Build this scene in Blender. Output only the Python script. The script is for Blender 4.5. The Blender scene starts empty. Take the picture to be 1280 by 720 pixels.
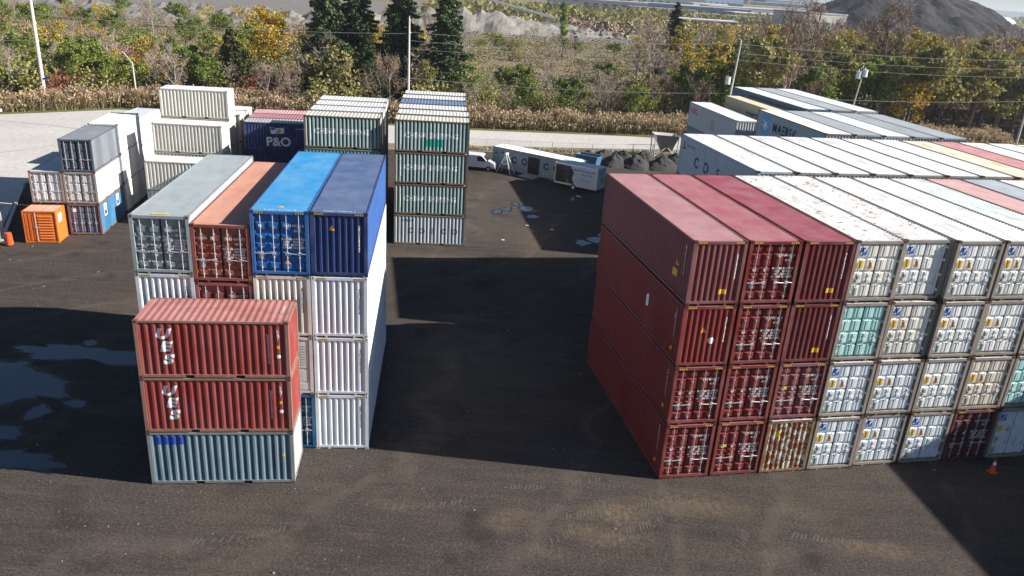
import bpy, bmesh, math, random
import numpy as np
from mathutils import Matrix, Vector, noise as mnoise
R = math.radians
SC = bpy.context.scene
COL = SC.collection
random.seed(7)

# ------------------------------------------------------------------ camera, sky, sun, exposure
cam_d = bpy.data.cameras.new('camera'); cam = bpy.data.objects.new('camera', cam_d); COL.objects.link(cam); SC.camera = cam
cam_d.sensor_width = 36; cam_d.lens = 36 * 978.24 / 1280; cam_d.clip_start = 0.5; cam_d.clip_end = 30000
_p, _r = 0.3705, 0.0663
_f = Vector((0, math.cos(_p), -math.sin(_p))); _u = Vector((0, math.sin(_p), math.cos(_p))); _x = Vector((1, 0, 0))
_R = _x * math.cos(_r) + _u * math.sin(_r); _U = -_x * math.sin(_r) + _u * math.cos(_r)
cam.matrix_world = Matrix(((_R.x, _U.x, -_f.x, 0), (_R.y, _U.y, -_f.y, 0), (_R.z, _U.z, -_f.z, 21.204), (0, 0, 0, 1)))
SUN_AZ, SUN_EL = R(94.0), R(28.4)
world = bpy.data.worlds.new("World"); SC.world = world; world.use_nodes = True
wn = world.node_tree.nodes; sky = wn.new('ShaderNodeTexSky'); sky.sky_type = 'NISHITA'; sky.sun_disc = False
sky.sun_elevation = SUN_EL; sky.sun_rotation = SUN_AZ; sky.air_density = 0.8; sky.dust_density = 0.3; sky.ozone_density = 3.0
world.node_tree.links.new(sky.outputs[0], wn['Background'].inputs[0]); wn['Background'].inputs[1].default_value = 0.05
sun_d = bpy.data.lights.new('sun', 'SUN'); sun_d.energy = 5.0; sun_d.angle = R(0.5); sun_d.color = (1, 0.95, 0.87)
sun = bpy.data.objects.new('sun', sun_d); COL.objects.link(sun)
_s = Vector((math.sin(SUN_AZ) * math.cos(SUN_EL), math.cos(SUN_AZ) * math.cos(SUN_EL), math.sin(SUN_EL)))
sun.rotation_euler = _s.to_track_quat('Z', 'Y').to_euler(); sun.location = _s * 60
SC.view_settings.view_transform = 'Standard'; SC.view_settings.look = 'None'
SC.view_settings.exposure = 0.95; SC.view_settings.gamma = 1; SC.view_settings.use_curve_mapping = False

# ------------------------------------------------------------------ tagging helpers
def tag(o, label=None, cat=None, group=None, kind=None):
    if label: o['label'] = label
    if cat: o['category'] = cat
    if group: o['group'] = group
    if kind: o['kind'] = kind
    return o
def empty(name, loc=(0, 0, 0), rz=0):
    o = bpy.data.objects.new(name, None); COL.objects.link(o); o.location = loc; o.rotation_euler = (0, 0, rz)
    o.empty_display_size = 0.3; return o
def link(name, me, parent=None, mats=None, loc=None, rz=None):
    o = bpy.data.objects.new(name, me); COL.objects.link(o)
    if parent: o.parent = parent
    if loc is not None: o.location = loc
    if rz is not None: o.rotation_euler = (0, 0, rz)
    if mats:
        for i, m in enumerate(mats):
            if i < len(o.material_slots):
                o.material_slots[i].link = 'OBJECT'; o.material_slots[i].material = m
    return o

class MB:
    def __init__(s): s.v = []; s.f = []; s.m = []
    def quad(s, a, b, c, d, m=0):
        n = len(s.v); s.v += [a, b, c, d]; s.f.append((n, n+1, n+2, n+3)); s.m.append(m)
    def poly(s, pts, m=0):
        n = len(s.v); s.v += list(pts); s.f.append(tuple(range(n, n+len(pts)))); s.m.append(m)
    def box(s, x0, x1, y0, y1, z0, z1, m=0, skip=''):
        n = len(s.v); s.v += [(x0,y0,z0),(x1,y0,z0),(x1,y1,z0),(x0,y1,z0),(x0,y0,z1),(x1,y0,z1),(x1,y1,z1),(x0,y1,z1)]
        for f in ((0,3,2,1),(4,5,6,7),(0,1,5,4),(1,2,6,5),(2,3,7,6),(3,0,4,7)):
            s.f.append(tuple(n+i for i in f)); s.m.append(m)
    def prism(s, prof, x0, x1, m=0, axis='x'):      # prof: closed (a,b) list extruded
        k = len(prof); n = len(s.v)
        for x in (x0, x1):
            for a, b in prof: s.v.append((x, a, b) if axis == 'x' else (a, x, b))
        s.f.append(tuple(range(n+k-1, n-1, -1))); s.m.append(m)
        s.f.append(tuple(range(n+k, n+2*k))); s.m.append(m)
        for i in range(k):
            j = (i+1) % k; s.f.append((n+i, n+j, n+k+j, n+k+i)); s.m.append(m)
    def tube(s, pts, rad, k=6, m=0, cap=True):
        pts = [Vector(p) for p in pts]; rs = rad if isinstance(rad, (list, tuple)) else [rad]*len(pts); base = len(s.v)
        for i, p in enumerate(pts):
            t = (pts[min(i+1, len(pts)-1)] - pts[max(i-1, 0)]).normalized()
            a = t.orthogonal().normalized() if abs(t.z) > .9 else t.cross(Vector((0,0,1))).normalized(); b = t.cross(a)
            for j in range(k):
                q = 2*math.pi*j/k; w = p + (a*math.cos(q) + b*math.sin(q))*rs[i]; s.v.append(tuple(w))
        for i in range(len(pts)-1):
            for j in range(k):
                a = base+i*k+j; b = base+i*k+(j+1) % k; s.f.append((a, b, b+k, a+k)); s.m.append(m)
        if cap:
            s.f.append(tuple(base+j for j in range(k-1, -1, -1))); s.m.append(m)
            e = base+(len(pts)-1)*k; s.f.append(tuple(e+j for j in range(k))); s.m.append(m)
    def mesh(s, name, nm=None, smooth=False):
        me = bpy.data.meshes.new(name); me.from_pydata([tuple(p) for p in s.v], [], s.f)
        nm = nm or (max(s.m)+1 if s.m else 1)
        for i in range(nm): me.materials.append(None)
        me.polygons.foreach_set('material_index', s.m)
        if smooth: me.polygons.foreach_set('use_smooth', [True]*len(s.f))
        me.update(); return me
    def build(s, name, mats, parent=None, loc=None, rz=None, smooth=False):
        me = s.mesh(name, len(mats), smooth)
        for i, m in enumerate(mats): me.materials[i] = m
        o = bpy.data.objects.new(name, me); COL.objects.link(o)
        if parent: o.parent = parent
        if loc is not None: o.location = loc
        if rz is not None: o.rotation_euler = (0, 0, rz)
        return o

# ------------------------------------------------------------------ materials
def newmat(name):
    m = bpy.data.materials.new(name); m.use_nodes = True; nt = m.node_tree; b = nt.nodes['Principled BSDF']; return m, nt, b
def N(nt, t, **k):
    n = nt.nodes.new(t)
    for a, v in k.items():
        if a.startswith('i_'): n.inputs[a[2:].replace('_', ' ')].default_value = v
        else: setattr(n, a, v)
    return n
def ramp(nt, src, stops):
    r = N(nt, 'ShaderNodeValToRGB'); nt.links.new(src, r.inputs[0]); e = r.color_ramp.elements
    e[0].position, e[0].color = stops[0][0], c4(stops[0][1]); e[1].position, e[1].color = stops[-1][0], c4(stops[-1][1])
    for p, c in stops[1:-1]: q = e.new(p); q.color = c4(c)
    return r.outputs[0]
def c4(c): return (c, c, c, 1) if isinstance(c, (int, float)) else (*c, 1)
def mixc(nt, fac, a, b, mode='MIX'):
    n = N(nt, 'ShaderNodeMix', data_type='RGBA', blend_type=mode)
    for i, v in ((0, fac), (6, a), (7, b)):
        if isinstance(v, bpy.types.NodeSocket): nt.links.new(v, n.inputs[i])
        else: n.inputs[i].default_value = v if i == 0 else c4(v)
    return n.outputs[2]
def mth(nt, op, a, b=None):
    n = N(nt, 'ShaderNodeMath', operation=op)
    for i, v in enumerate((a, b)):
        if v is None: continue
        if isinstance(v, bpy.types.NodeSocket): nt.links.new(v, n.inputs[i])
        else: n.inputs[i].default_value = v
    return n.outputs[0]
def simple(name, col, rough=0.6, metal=0, var=0.0, scale=3):
    m, nt, b = newmat(name); b.inputs['Roughness'].default_value = rough; b.inputs['Metallic'].default_value = metal
    tc = N(nt, 'ShaderNodeTexCoord'); nz = N(nt, 'ShaderNodeTexNoise', i_Scale=scale, i_Detail=4.0); nt.links.new(tc.outputs['Object'], nz.inputs['Vector'])
    v = var or 0.12
    nt.links.new(mixc(nt, nz.outputs['Fac'], tuple(c*(1-v) for c in col), tuple(min(1, c*(1+v)) for c in col)), b.inputs['Base Color'])
    return m
_pc = {}
def paint(col, rust=0.2, fade=0.15, roof=False, rough=0.5, dirt=0.2, ribfade=None):
    """weathered container paint: faded clouds, vertical dirt runs, rust spots"""
    key = (col, rust, fade, roof, rough, dirt, ribfade)
    if key in _pc: return _pc[key]
    if max(col) < .6: col = tuple(c*.80 for c in col)
    m, nt, b = newmat('container_paint'); L = nt.links
    tc = N(nt, 'ShaderNodeTexCoord'); oi = N(nt, 'ShaderNodeObjectInfo')
    off = N(nt, 'ShaderNodeVectorMath', operation='SCALE'); cb = N(nt, 'ShaderNodeCombineXYZ')
    for i in range(3): L.new(oi.outputs['Random'], cb.inputs[i])
    L.new(cb.outputs[0], off.inputs[0]); off.inputs['Scale'].default_value = 57.0
    ad = N(nt, 'ShaderNodeVectorMath', operation='ADD'); L.new(tc.outputs['Object'], ad.inputs[0]); L.new(off.outputs[0], ad.inputs[1])
    P = ad.outputs[0]
    mp = N(nt, 'ShaderNodeMapping'); L.new(P, mp.inputs[0]); mp.inputs['Scale'].default_value = (1.2, 0.35, 1) if roof else (5, 5, 0.35)
    n1 = N(nt, 'ShaderNodeTexNoise', i_Scale=0.7, i_Detail=5.0, i_Roughness=0.6); L.new(P, n1.inputs['Vector'])
    n2 = N(nt, 'ShaderNodeTexNoise', i_Scale=1.0 if not roof else 1.6, i_Detail=6.0, i_Roughness=0.65); L.new(mp.outputs[0], n2.inputs['Vector'])
    n3 = N(nt, 'ShaderNodeTexNoise', i_Scale=3.2, i_Detail=8.0, i_Roughness=0.75); L.new(P, n3.inputs['Vector'])
    g = sum(col)/3; lighter = tuple(min(0.9, c*0.75+g*0.2+0.12) for c in col)
    base = mixc(nt, mth(nt, 'MULTIPLY', ramp(nt, n1.outputs['Fac'], [(0.35, 0), (0.7, 1)]), min(1, fade*2.2)), col, lighter)
    base = mixc(nt, mth(nt, 'MULTIPLY', ramp(nt, n2.outputs['Fac'], [(0.48, 0), (0.72, 1)]), min(1, dirt*1.8)), base, tuple(c*0.45+0.02 for c in col))
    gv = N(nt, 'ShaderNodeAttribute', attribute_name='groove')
    if roof: base = mixc(nt, mth(nt, 'MULTIPLY', gv.outputs['Fac'], .30), base, tuple(c*.42 for c in col))      # grooves painted darker for rib contrast the sun doesn't give
    else: base = mixc(nt, mth(nt, 'MULTIPLY', gv.outputs['Fac'], .42), base, tuple(c*.42 for c in col))  # rib shade painted into the side and end grooves
    if ribfade and not roof: base = mixc(nt, mth(nt, 'MULTIPLY', ramp(nt, gv.outputs['Fac'], [(.05, 1), (.9, 0)]), ramp(nt, n2.outputs['Fac'], [(.2, 1), (.75, .25)])), base, ribfade)  # rib crowns mixed towards a paler colour
    if rust > 0:
        th = 0.74 - 0.2*rust
        rm = ramp(nt, n3.outputs['Fac'], [(th, 0), (th+0.06, 1)])
        rc = mixc(nt, n2.outputs['Fac'], (0.10, 0.035, 0.015), (0.36, 0.15, 0.06))
        base = mixc(nt, mth(nt, 'MULTIPLY', rm, min(1, 0.55+rust*.5)), base, rc)
    L.new(base, b.inputs['Base Color'])
    L.new(ramp(nt, n1.outputs['Fac'], [(0.3, rough-0.1), (0.75, rough+0.2)]), b.inputs['Roughness'])
    b.inputs['Specular IOR Level'].default_value = 0.25
    bp = N(nt, 'ShaderNodeBump', i_Strength=0.4, i_Distance=0.05); nb = N(nt, 'ShaderNodeTexNoise', i_Scale=1.3, i_Detail=2.0); L.new(P, nb.inputs['Vector'])
    L.new(nb.outputs['Fac'], bp.inputs['Height']); L.new(bp.outputs[0], b.inputs['Normal'])
    _pc[key] = m; return m
M_GAL = simple('galvanised_steel', (0.55, 0.55, 0.56), 0.45, 0.3, 0.25, 8)
M_BARW = simple('painted_bar', (0.62, 0.62, 0.63), 0.5, 0.0, 0.3, 8)
M_GASKET = simple('rubber_gasket', (0.02, 0.02, 0.022), 0.8)
M_WHITE = simple('white_lettering', (0.8, 0.8, 0.8), 0.6, var=0.2, scale=6)
M_NAVYT = simple('navy_lettering', (0.02, 0.04, 0.16), 0.6, var=0.3, scale=6)
M_BLACK = simple('black_lettering', (0.02, 0.02, 0.025), 0.6)
M_YEL = simple('yellow_decal', (0.8, 0.5, 0.02), 0.5, var=0.1)
M_AMB = simple('amber_decal', (0.8, 0.33, 0.02), 0.5, var=0.1)
M_GREYD = simple('grey_data_plate', (0.35, 0.36, 0.37), 0.4, var=0.2)
M_BLUED = simple('blue_decal', (0.03, 0.10, 0.45), 0.5, var=0.2)
M_RED = simple('red_lettering', (0.65, 0.05, 0.04), 0.6)
M_SKYB = simple('sky_blue_square', (0.12, 0.42, 0.68), 0.6, var=0.15)
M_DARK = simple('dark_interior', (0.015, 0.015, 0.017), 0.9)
M_RUSTY = paint((0.22, 0.10, 0.05), 1.0, 0.3)
M_GLASS, _nt, _b = newmat('dark_glass'); _b.inputs['Base Color'].default_value = (0.02, 0.025, 0.03, 1); _b.inputs['Roughness'].default_value = 0.08
M_TYRE = simple('tyre_rubber', (0.02, 0.02, 0.02), 0.85)
M_WPAINT = simple('white_vehicle_paint', (0.78, 0.79, 0.80), 0.3, var=0.04)

# ------------------------------------------------------------------ container kit
W = 2.438
def prof_break(length, pitch):
    n = max(1, round(length/pitch)); p = length/n; br = [-length/2]
    for i in range(n):
        s = -length/2 + i*p; br += [s+.13*p, s+.37*p, s+.63*p, s+.87*p]
    br.append(length/2); return br, p
def prof_depth(s, length, pitch, d):
    n = max(1, round(length/pitch)); p = length/n; q = ((s+length/2)/p) % 1.0
    if q <= .13 or q >= .87: return 0.0
    if q < .37: return d*(q-.13)/.24
    if q <= .63: return d
    return d*(.87-q)/.24
_mesh = {}
def groove(me, fn):
    at = me.attributes.new('groove', 'FLOAT', 'POINT'); at.data.foreach_set('value', [fn(v.co) for v in me.vertices])
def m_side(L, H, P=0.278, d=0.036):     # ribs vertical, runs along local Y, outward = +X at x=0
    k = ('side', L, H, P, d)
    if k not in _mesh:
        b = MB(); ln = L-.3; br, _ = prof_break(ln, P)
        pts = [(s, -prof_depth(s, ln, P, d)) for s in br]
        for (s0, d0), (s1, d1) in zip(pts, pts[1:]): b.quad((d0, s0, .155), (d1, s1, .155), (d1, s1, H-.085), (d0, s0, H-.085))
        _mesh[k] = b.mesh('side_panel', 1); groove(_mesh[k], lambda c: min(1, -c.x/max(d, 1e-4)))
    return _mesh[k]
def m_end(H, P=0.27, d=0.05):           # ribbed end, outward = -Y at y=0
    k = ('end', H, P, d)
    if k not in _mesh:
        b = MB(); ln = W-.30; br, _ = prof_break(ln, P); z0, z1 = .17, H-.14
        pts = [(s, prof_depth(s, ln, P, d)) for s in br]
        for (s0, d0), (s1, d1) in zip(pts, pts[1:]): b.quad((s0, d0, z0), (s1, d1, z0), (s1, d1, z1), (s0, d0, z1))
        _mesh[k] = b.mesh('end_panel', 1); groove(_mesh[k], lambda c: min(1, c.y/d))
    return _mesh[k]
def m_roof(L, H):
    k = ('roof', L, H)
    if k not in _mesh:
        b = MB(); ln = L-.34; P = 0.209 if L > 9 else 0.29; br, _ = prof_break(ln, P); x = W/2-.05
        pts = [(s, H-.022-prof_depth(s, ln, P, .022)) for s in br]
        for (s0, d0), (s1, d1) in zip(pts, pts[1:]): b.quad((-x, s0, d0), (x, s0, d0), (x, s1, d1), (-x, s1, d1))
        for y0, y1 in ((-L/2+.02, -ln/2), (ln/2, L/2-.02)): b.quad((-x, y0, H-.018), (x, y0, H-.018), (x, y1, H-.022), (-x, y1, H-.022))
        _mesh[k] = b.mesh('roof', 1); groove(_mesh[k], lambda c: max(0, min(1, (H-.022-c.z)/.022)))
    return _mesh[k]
def m_frame(L, H):
    k = ('frame', L, H)
    if k not in _mesh:
        b = MB(); w = W/2; l = L/2
        for sx in (-1, 1):
            for sy in (-1, 1):
                xs = sorted((sx*(w-.006), sx*(w-.15))); ys = sorted((sy*(l-.006), sy*(l-.15)))
                b.box(*xs, *ys, .10, H-.10, 0)
                xs = sorted((sx*w, sx*(w-.165))); ys = sorted((sy*l, sy*(l-.178)))
                b.box(*xs, *ys, 0, .118, 1); b.box(*xs, *ys, H-.118, H, 1)
                # dark lashing holes in the castings
                for z in (.02, H-.098):
                    xa = sorted((sx*(w-.06), sx*(w-.11))); ya = sorted((sy*(l+.002), sy*(l-.03))); b.box(*xa, *ya, z+.0, z+.075, 2)
                    xa = sorted((sx*(w+.002), sx*(w-.03))); ya = sorted((sy*(l-.06), sy*(l-.12))); b.box(*xa, *ya, z+.0, z+.075, 2)
            xs = sorted((sx*(w-.008), sx*(w-.07))); b.box(*xs, -l+.17, l-.17, H-.095, H-.012, 0)
            if L < 8:      # fork pockets break the bottom rail
                ys = [-l+.17, -1.19, -.83, .83, 1.19, l-.17]
                for i in (0, 2, 4): b.box(*xs, ys[i], ys[i+1], .045, .165, 0)
                for i in (1, 3): b.box(*xs, ys[i], ys[i+1], .15, .165, 0)
            else: b.box(*xs, -l+.17, l-.17, .045, .165, 0)
        for sy in (-1, 1):
            ys = sorted((sy*(l-.009), sy*(l-.12))); b.box(-w+.16, w-.16, *ys, H-.145, H-.02, 0); b.box(-w+.16, w-.16, *ys, .065, .18, 0)
            for x in (-.62, .62): b.box(x-.05, x+.05, *ys, .0, .064, 0)
        b.box(-w+.09, w-.09, -l+.13, l-.13, .12, .15, 2)
        _mesh[k] = b.mesh('frame', 3)
    return _mesh[k]
DOOR_ROWS = {'tall': [(.03,.15),(.19,.37),(.41,.48),(.50,.57),(.61,.82),(.86,.965)],
             'square': [(.03,.235),(.275,.47),(.51,.715),(.755,.965)],
             'short': [(.04,.16),(.24,.34),(.40,.49),(.55,.64),(.72,.86)],
             'plain': [(.04,.31),(.36,.63),(.68,.95)]}
def m_door(H, style, side):             # local x measured from container centre, outward -Y, y=0 is the outer face
    k = ('door', H, style, side)
    if k not in _mesh:
        b = MB(); z0, z1 = .175, H-.15; h = z1-z0
        xa, xb = (-1.062, -.012) if side < 0 else (.012, 1.062)
        b.box(xa, xb, .165, .185, z0, z1, 1)
        b.box(xa+.022, xb-.022, .152, .166, z0+.022, z1-.022, 0)
        wd = xb-xa; sl = .035
        for cx0, cx1 in ((.05, .465), (.535, .95)):
            u0, u1 = xa+wd*cx0, xa+wd*cx1
            for r0, r1 in DOOR_ROWS[style]:
                a0, a1 = z0+h*r0, z0+h*r1; yb, yt = .153, (.072 if style == 'square' else .088)
                B = [(u0, yb, a0), (u1, yb, a0), (u1, yb, a1), (u0, yb, a1)]; T = [(u0+sl, yt, a0+sl), (u1-sl, yt, a0+sl), (u1-sl, yt, a1-sl), (u0+sl, yt, a1-sl)]
                b.quad(*T)
                for i in range(4): j = (i+1) % 4; b.quad(B[i], B[j], T[j], T[i])
        for z in (.12, .4, .68, .92):   # hinges
            x = xa if side < 0 else xb; b.box(x-.05, x+.05, .03, .13, z0+h*z-.06, z0+h*z+.06, 0)
        _mesh[k] = b.mesh('door', 2)
    return _mesh[k]
def m_bar(H, x, side, slim=False):
    k = ('bar', H, x, side, slim)
    if k not in _mesh:
        b = MB(); b.tube([(x, .045, .12), (x, .045, H-.10)], .013 if slim else .02, 6)
        for z in ((.14, .8, 1.25, H-.14) if slim else (.14, .34, .8, 1.25, 1.7, 2.15, H-.14)): b.box(x-.045, x+.045, .035, .09, z-.03, z+.03)
        s = 1 if side < 0 else -1
        if not slim: b.tube([(x, .03, 1.02), (x+s*-.14, .02, 1.0), (x+s*-.40, .03, .98)], .02, 5)
        b.box(x-.07, x+.07, .02, .07, .93, 1.06)
        _mesh[k] = b.mesh('locking_bar', 1)
    return _mesh[k]
def m_stripes(sd):
    if ('stripe', sd) not in _mesh:
        b = MB(); w = W/2
        for sx in (sd,):
            for i in range(4):
                x = sx*(w-.2) - sx*i*.10; z0, z1 = -.095, -.03; k = .035
                xs = sorted((x, x-sx*.052)); b.quad((xs[0], 0, z0), (xs[1], 0, z0), (xs[1]+k, 0, z1), (xs[0]+k, 0, z1), 0)
                xs = sorted((x-sx*.052, x-sx*.10)); b.quad((xs[0], 0, z0), (xs[1], 0, z0), (xs[1]+k, 0, z1), (xs[0]+k, 0, z1), 1)
        _mesh[('stripe', sd)] = b.mesh('warning_stripe', 2)
    return _mesh[('stripe', sd)]
# lettering --------------------------------------------------------
_tx = {}
def text_mesh(s, size, bold=0.0, shear=0.0, vertical=False, sx=1.0, spacing=1.0, align='CENTER', res=1):
    k = (s, size, bold, shear, vertical, sx, spacing, align, res)
    if k in _tx: return _tx[k]
    if size >= .55: res = 4
    cu = bpy.data.curves.new('t', 'FONT'); cu.body = '\n'.join(s) if vertical else s
    cu.size = size; cu.offset = bold; cu.shear = shear; cu.resolution_u = res; cu.align_x = align; cu.align_y = 'CENTER'; cu.space_character = spacing
    cu.space_line = 0.72 if vertical else 0.95
    o = bpy.data.objects.new('t', cu); COL.objects.link(o); dg = bpy.context.evaluated_depsgraph_get(); dg.update()
    me = bpy.data.meshes.new_from_object(o.evaluated_get(dg)); bpy.data.objects.remove(o); bpy.data.curves.remove(cu)
    if sx != 1.0:
        for v in me.vertices: v.co.x *= sx
    if not me.materials: me.materials.append(None)
    _tx[k] = me; return me
def flat_text(name, s, size, parent, pos, mat, face='-y', **kw):
    src = text_mesh(s, size, **kw); me = src.copy(); cx, cy, cz = pos
    for v in me.vertices:
        a, b = v.co.x, v.co.y
        if face == '-y': v.co = (cx+a, cy, cz+b)
        elif face == '+x': v.co = (cx, cy+a, cz+b)
        elif face == '-x': v.co = (cx, cy-a, cz+b)
        elif face == '+z': v.co = (cx+a, cy+b, cz)
    me.materials[0] = mat; o = bpy.data.objects.new(name, me); COL.objects.link(o); o.parent = parent; return o
def rib_cut(me, to_local, ln, P, d):
    """wrap flat artwork (u along the wall, v up) onto the corrugation so it follows every rib"""
    bm = bmesh.new(); bm.from_mesh(me)
    us = [v.co.x for v in bm.verts]; lo, hi = min(us), max(us)
    for s in prof_break(ln, P)[0]:
        if lo < s < hi: bmesh.ops.bisect_plane(bm, geom=bm.verts[:]+bm.edges[:]+bm.faces[:], plane_co=(s, 0, 0), plane_no=(1, 0, 0), dist=1e-5)
    for v in bm.verts: v.co = to_local(v.co.x, v.co.y, prof_depth(v.co.x, ln, P, d))
    out = bpy.data.meshes.new('lettering'); bm.to_mesh(out); bm.free(); out.materials.clear(); return out
def side_art(name, art, parent, L, side, u, z, mat, P=0.278, d=0.036, eps=.006):
    """art: mesh in (x,y); side +1 (+X face, reads along +Y) or -1 (-X face, reads along -Y)"""
    me = art.copy(); ln = L-.3; X = W/2-.03
    for v in me.vertices: v.co = (v.co.x+u, v.co.y+z, 0)
    if side > 0: f = lambda a, b, dp: (X-dp+eps, a, b)
    else: f = lambda a, b, dp: (-X+dp-eps, -a, b)
    out = rib_cut(me, f, ln, P, d); out.materials.append(mat); bpy.data.meshes.remove(me)
    o = bpy.data.objects.new(name, out); COL.objects.link(o); o.parent = parent; return o
def end_art(name, art, parent, L, end, u, z, mat, P=0.27, d=0.05, eps=.006):
    me = art.copy(); ln = W-.30; Y = L/2-.03
    for v in me.vertices: v.co = (v.co.x+u, v.co.y+z, 0)
    f = (lambda a, b, dp: (a, -Y+dp-eps, b)) if end < 0 else (lambda a, b, dp: (-a, Y-dp+eps, b))
    out = rib_cut(me, f, ln, P, d); out.materials.append(mat); bpy.data.meshes.remove(me)
    o = bpy.data.objects.new(name, out); COL.objects.link(o); o.parent = parent; return o
def art_poly(pts):
    me = bpy.data.meshes.new('art'); me.from_pydata([(x, y, 0) for x, y in pts], [], [tuple(range(len(pts)))]); me.materials.append(None); return me
def art_rect(w, h): return art_poly([(-w/2, -h/2), (w/2, -h/2), (w/2, h/2), (-w/2, h/2)])

_frames = {}
def frame_paint(col, rusty):
    return paint(tuple(min(.9, c*0.85+.01) for c in col), 0.35+rusty, 0.2)
def container(label, pos, rz, L=12.192, H=2.896, body=(.5,.5,.5), roofc=None, front='door', rear='rib', rust=0.2, group=None, style='tall',
              bars=None, stripes=None, roof_rust=0.15, castc=None, framec=None, fade=.15, doorc=None, sidec=None, P=0.278, d=0.036, cat='container', name='shipping_container', roof_dirt=.15, ribfade=None):
    """pos = centre of the base; front is the end at local -Y"""
    t = empty(name, pos, rz); tag(t, label, cat, group)
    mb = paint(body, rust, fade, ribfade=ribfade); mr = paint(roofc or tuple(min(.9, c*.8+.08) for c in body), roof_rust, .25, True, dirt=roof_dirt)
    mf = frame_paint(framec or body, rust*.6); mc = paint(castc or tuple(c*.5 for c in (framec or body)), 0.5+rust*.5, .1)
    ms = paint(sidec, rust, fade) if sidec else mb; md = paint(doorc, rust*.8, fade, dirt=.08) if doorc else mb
    link('frame', m_frame(L, H), t, [mf, mc, M_DARK])
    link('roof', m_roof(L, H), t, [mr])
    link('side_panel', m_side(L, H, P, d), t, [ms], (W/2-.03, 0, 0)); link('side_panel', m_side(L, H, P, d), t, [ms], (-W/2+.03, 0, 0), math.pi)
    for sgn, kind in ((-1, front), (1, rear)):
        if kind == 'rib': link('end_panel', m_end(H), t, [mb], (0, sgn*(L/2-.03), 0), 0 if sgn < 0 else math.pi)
        elif kind == 'door':
            for side in (-1, 1):
                dr = link('door', m_door(H, style, side), t, [md, M_GASKET], (0, sgn*L/2, 0), 0 if sgn < 0 else math.pi)
                for x in ((-.80, -.28) if side < 0 else (.28, .80)): link('locking_bar', m_bar(H, x, side, style == 'square'), dr, [bars or M_GAL])
    if stripes is None: stripes = H > 2.7
    if stripes:
        for sgn in (-1,) if L > 9 else (-1, 1):
            for sd in (-1, 1): link('warning_stripe', m_stripes(sd), t, [M_YEL, M_BLACK], (0, sgn*(L/2-.004), H-.02), 0 if sgn < 0 else math.pi)
    t['_L'] = L; t['_H'] = H
    return t
def plate(parent, name, x, y, z, w, h, mat, tri=False):
    b = MB()
    if tri: b.prism([(x-w/2, z-h/2), (x+w/2, z-h/2), (x, z+h/2)], y, y+.006, 0, 'y')
    else: b.box(x-w/2, x+w/2, y, y+.006, z-h/2, z+h/2)
    return b.build(name, [mat], parent)
IDS = ['GESU 604912 3', 'TTNU 460917 9', 'TGHU 491501 8', 'UESU 460235 7', 'CAIU 728604 2', 'TCNU 845310 6', 'DFSU 670541 0', 'FSCU 912067 4', 'KKFU 775120 9', 'BMOU 403618 5']
def door_marks(t, k, mat=M_WHITE, dense=True, dz=0.0, plates=True):
    L, H = t['_L'], t['_H']; y = -L/2+.078
    flat_text('lettering', IDS[k % len(IDS)], .17, t, (.56, y, H-.66+dz), mat, sx=.78, bold=.004); flat_text('lettering', '45G1', .16, t, (.74, y, H-.88+dz), mat, sx=.9, bold=.004)
    if dense:
        flat_text('lettering', 'MAX.GR 30480 KG\nTARE    3890 KG\nNET   26590 KG\nCU.CAP 76.3 CBM', .135, t, (.54, y, H*.50+dz), mat, sx=.9, spacing=1.0, bold=.004)
    if plates: plate(t, 'data_plate', -.82, y, H*.30, .22, .30, M_GREYD)
def rib_marks(t, k, mat=M_BLACK, end=-1):
    end_art('lettering', text_mesh(IDS[k % len(IDS)].replace(' ', ''), .15, vertical=True, bold=.003), t, t['_L'], end, .86, t['_H']*.60, mat)
def white_marks(t, logo=True, yel=True):
    L, H = t['_L'], t['_H']; y = -L/2+.060; h = H-.325
    z = lambda f: .175+h*f
    jx = rj.uniform(-.02, .02); logo = logo and rj.random() > .15
    if logo:
        plate(t, 'logo_square', -.80, y, z(.86), .34, .36, M_BLUED)
        b = MB(); b.prism([(-.93, z(.83)), (-.80, z(.86)), (-.66, z(.945)), (-.66, z(.90)), (-.80, z(.83)), (-.93, z(.80))], y-.006, y-.001, 0, 'y'); b.build('logo_swoosh', [M_WHITE], t)
    if yel:
        plate(t, 'yellow_notice', -.82, y, z(.62), .27, .33, M_YEL); plate(t, 'warning_triangle', -.31, y, z(.61), .30, .30, M_AMB, True)
    plate(t, 'data_plate', -.82, y, z(.36), .25, .34, M_GREYD)
    plate(t, 'data_plate', -.84, y, z(.12), .25, .34, simple_green)
simple_green = simple('green_grey_plate', (0.28, 0.36, 0.33), 0.5)
def m_body(L, H):
    k = ('body', L, H)
    if k not in _mesh:
        b = MB(); l = L/2; w = W/2-.02; ln = L-.3; br, _ = prof_break(ln, .556)
        b.box(-w, w, -l+.02, l-.02, .05, .16); b.box(-w, w, -l+.02, l-.02, H-.1, H-.02)
        for s in (-1, 1):
            pts = [(q, s*(w-prof_depth(q, ln, .556, .05))) for q in br]
            for (a, x), (c, x2) in zip(pts, pts[1:]): b.quad((x, a, .16), (x2, c, .16), (x2, c, H-.1), (x, a, H-.1))
            b.quad((-w, s*(l-.05), .16), (w, s*(l-.05), .16), (w, s*(l-.05), H-.1), (-w, s*(l-.05), H-.1))
            for x in (-1, 1):
                xs = sorted((x*(w+.02), x*(w-.14))); ys = sorted((s*l, s*(l-.16))); b.box(*xs, *ys, 0, H)
        _mesh[k] = b.mesh('container_body', 1)
    return _mesh[k]
def buried(pos, rz, L, H, col, label, group):
    o = link('shipping_container', m_body(L, H), None, [paint(col, .25, .2)], pos, rz); tag(o, label, 'container', group); return o

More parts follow.
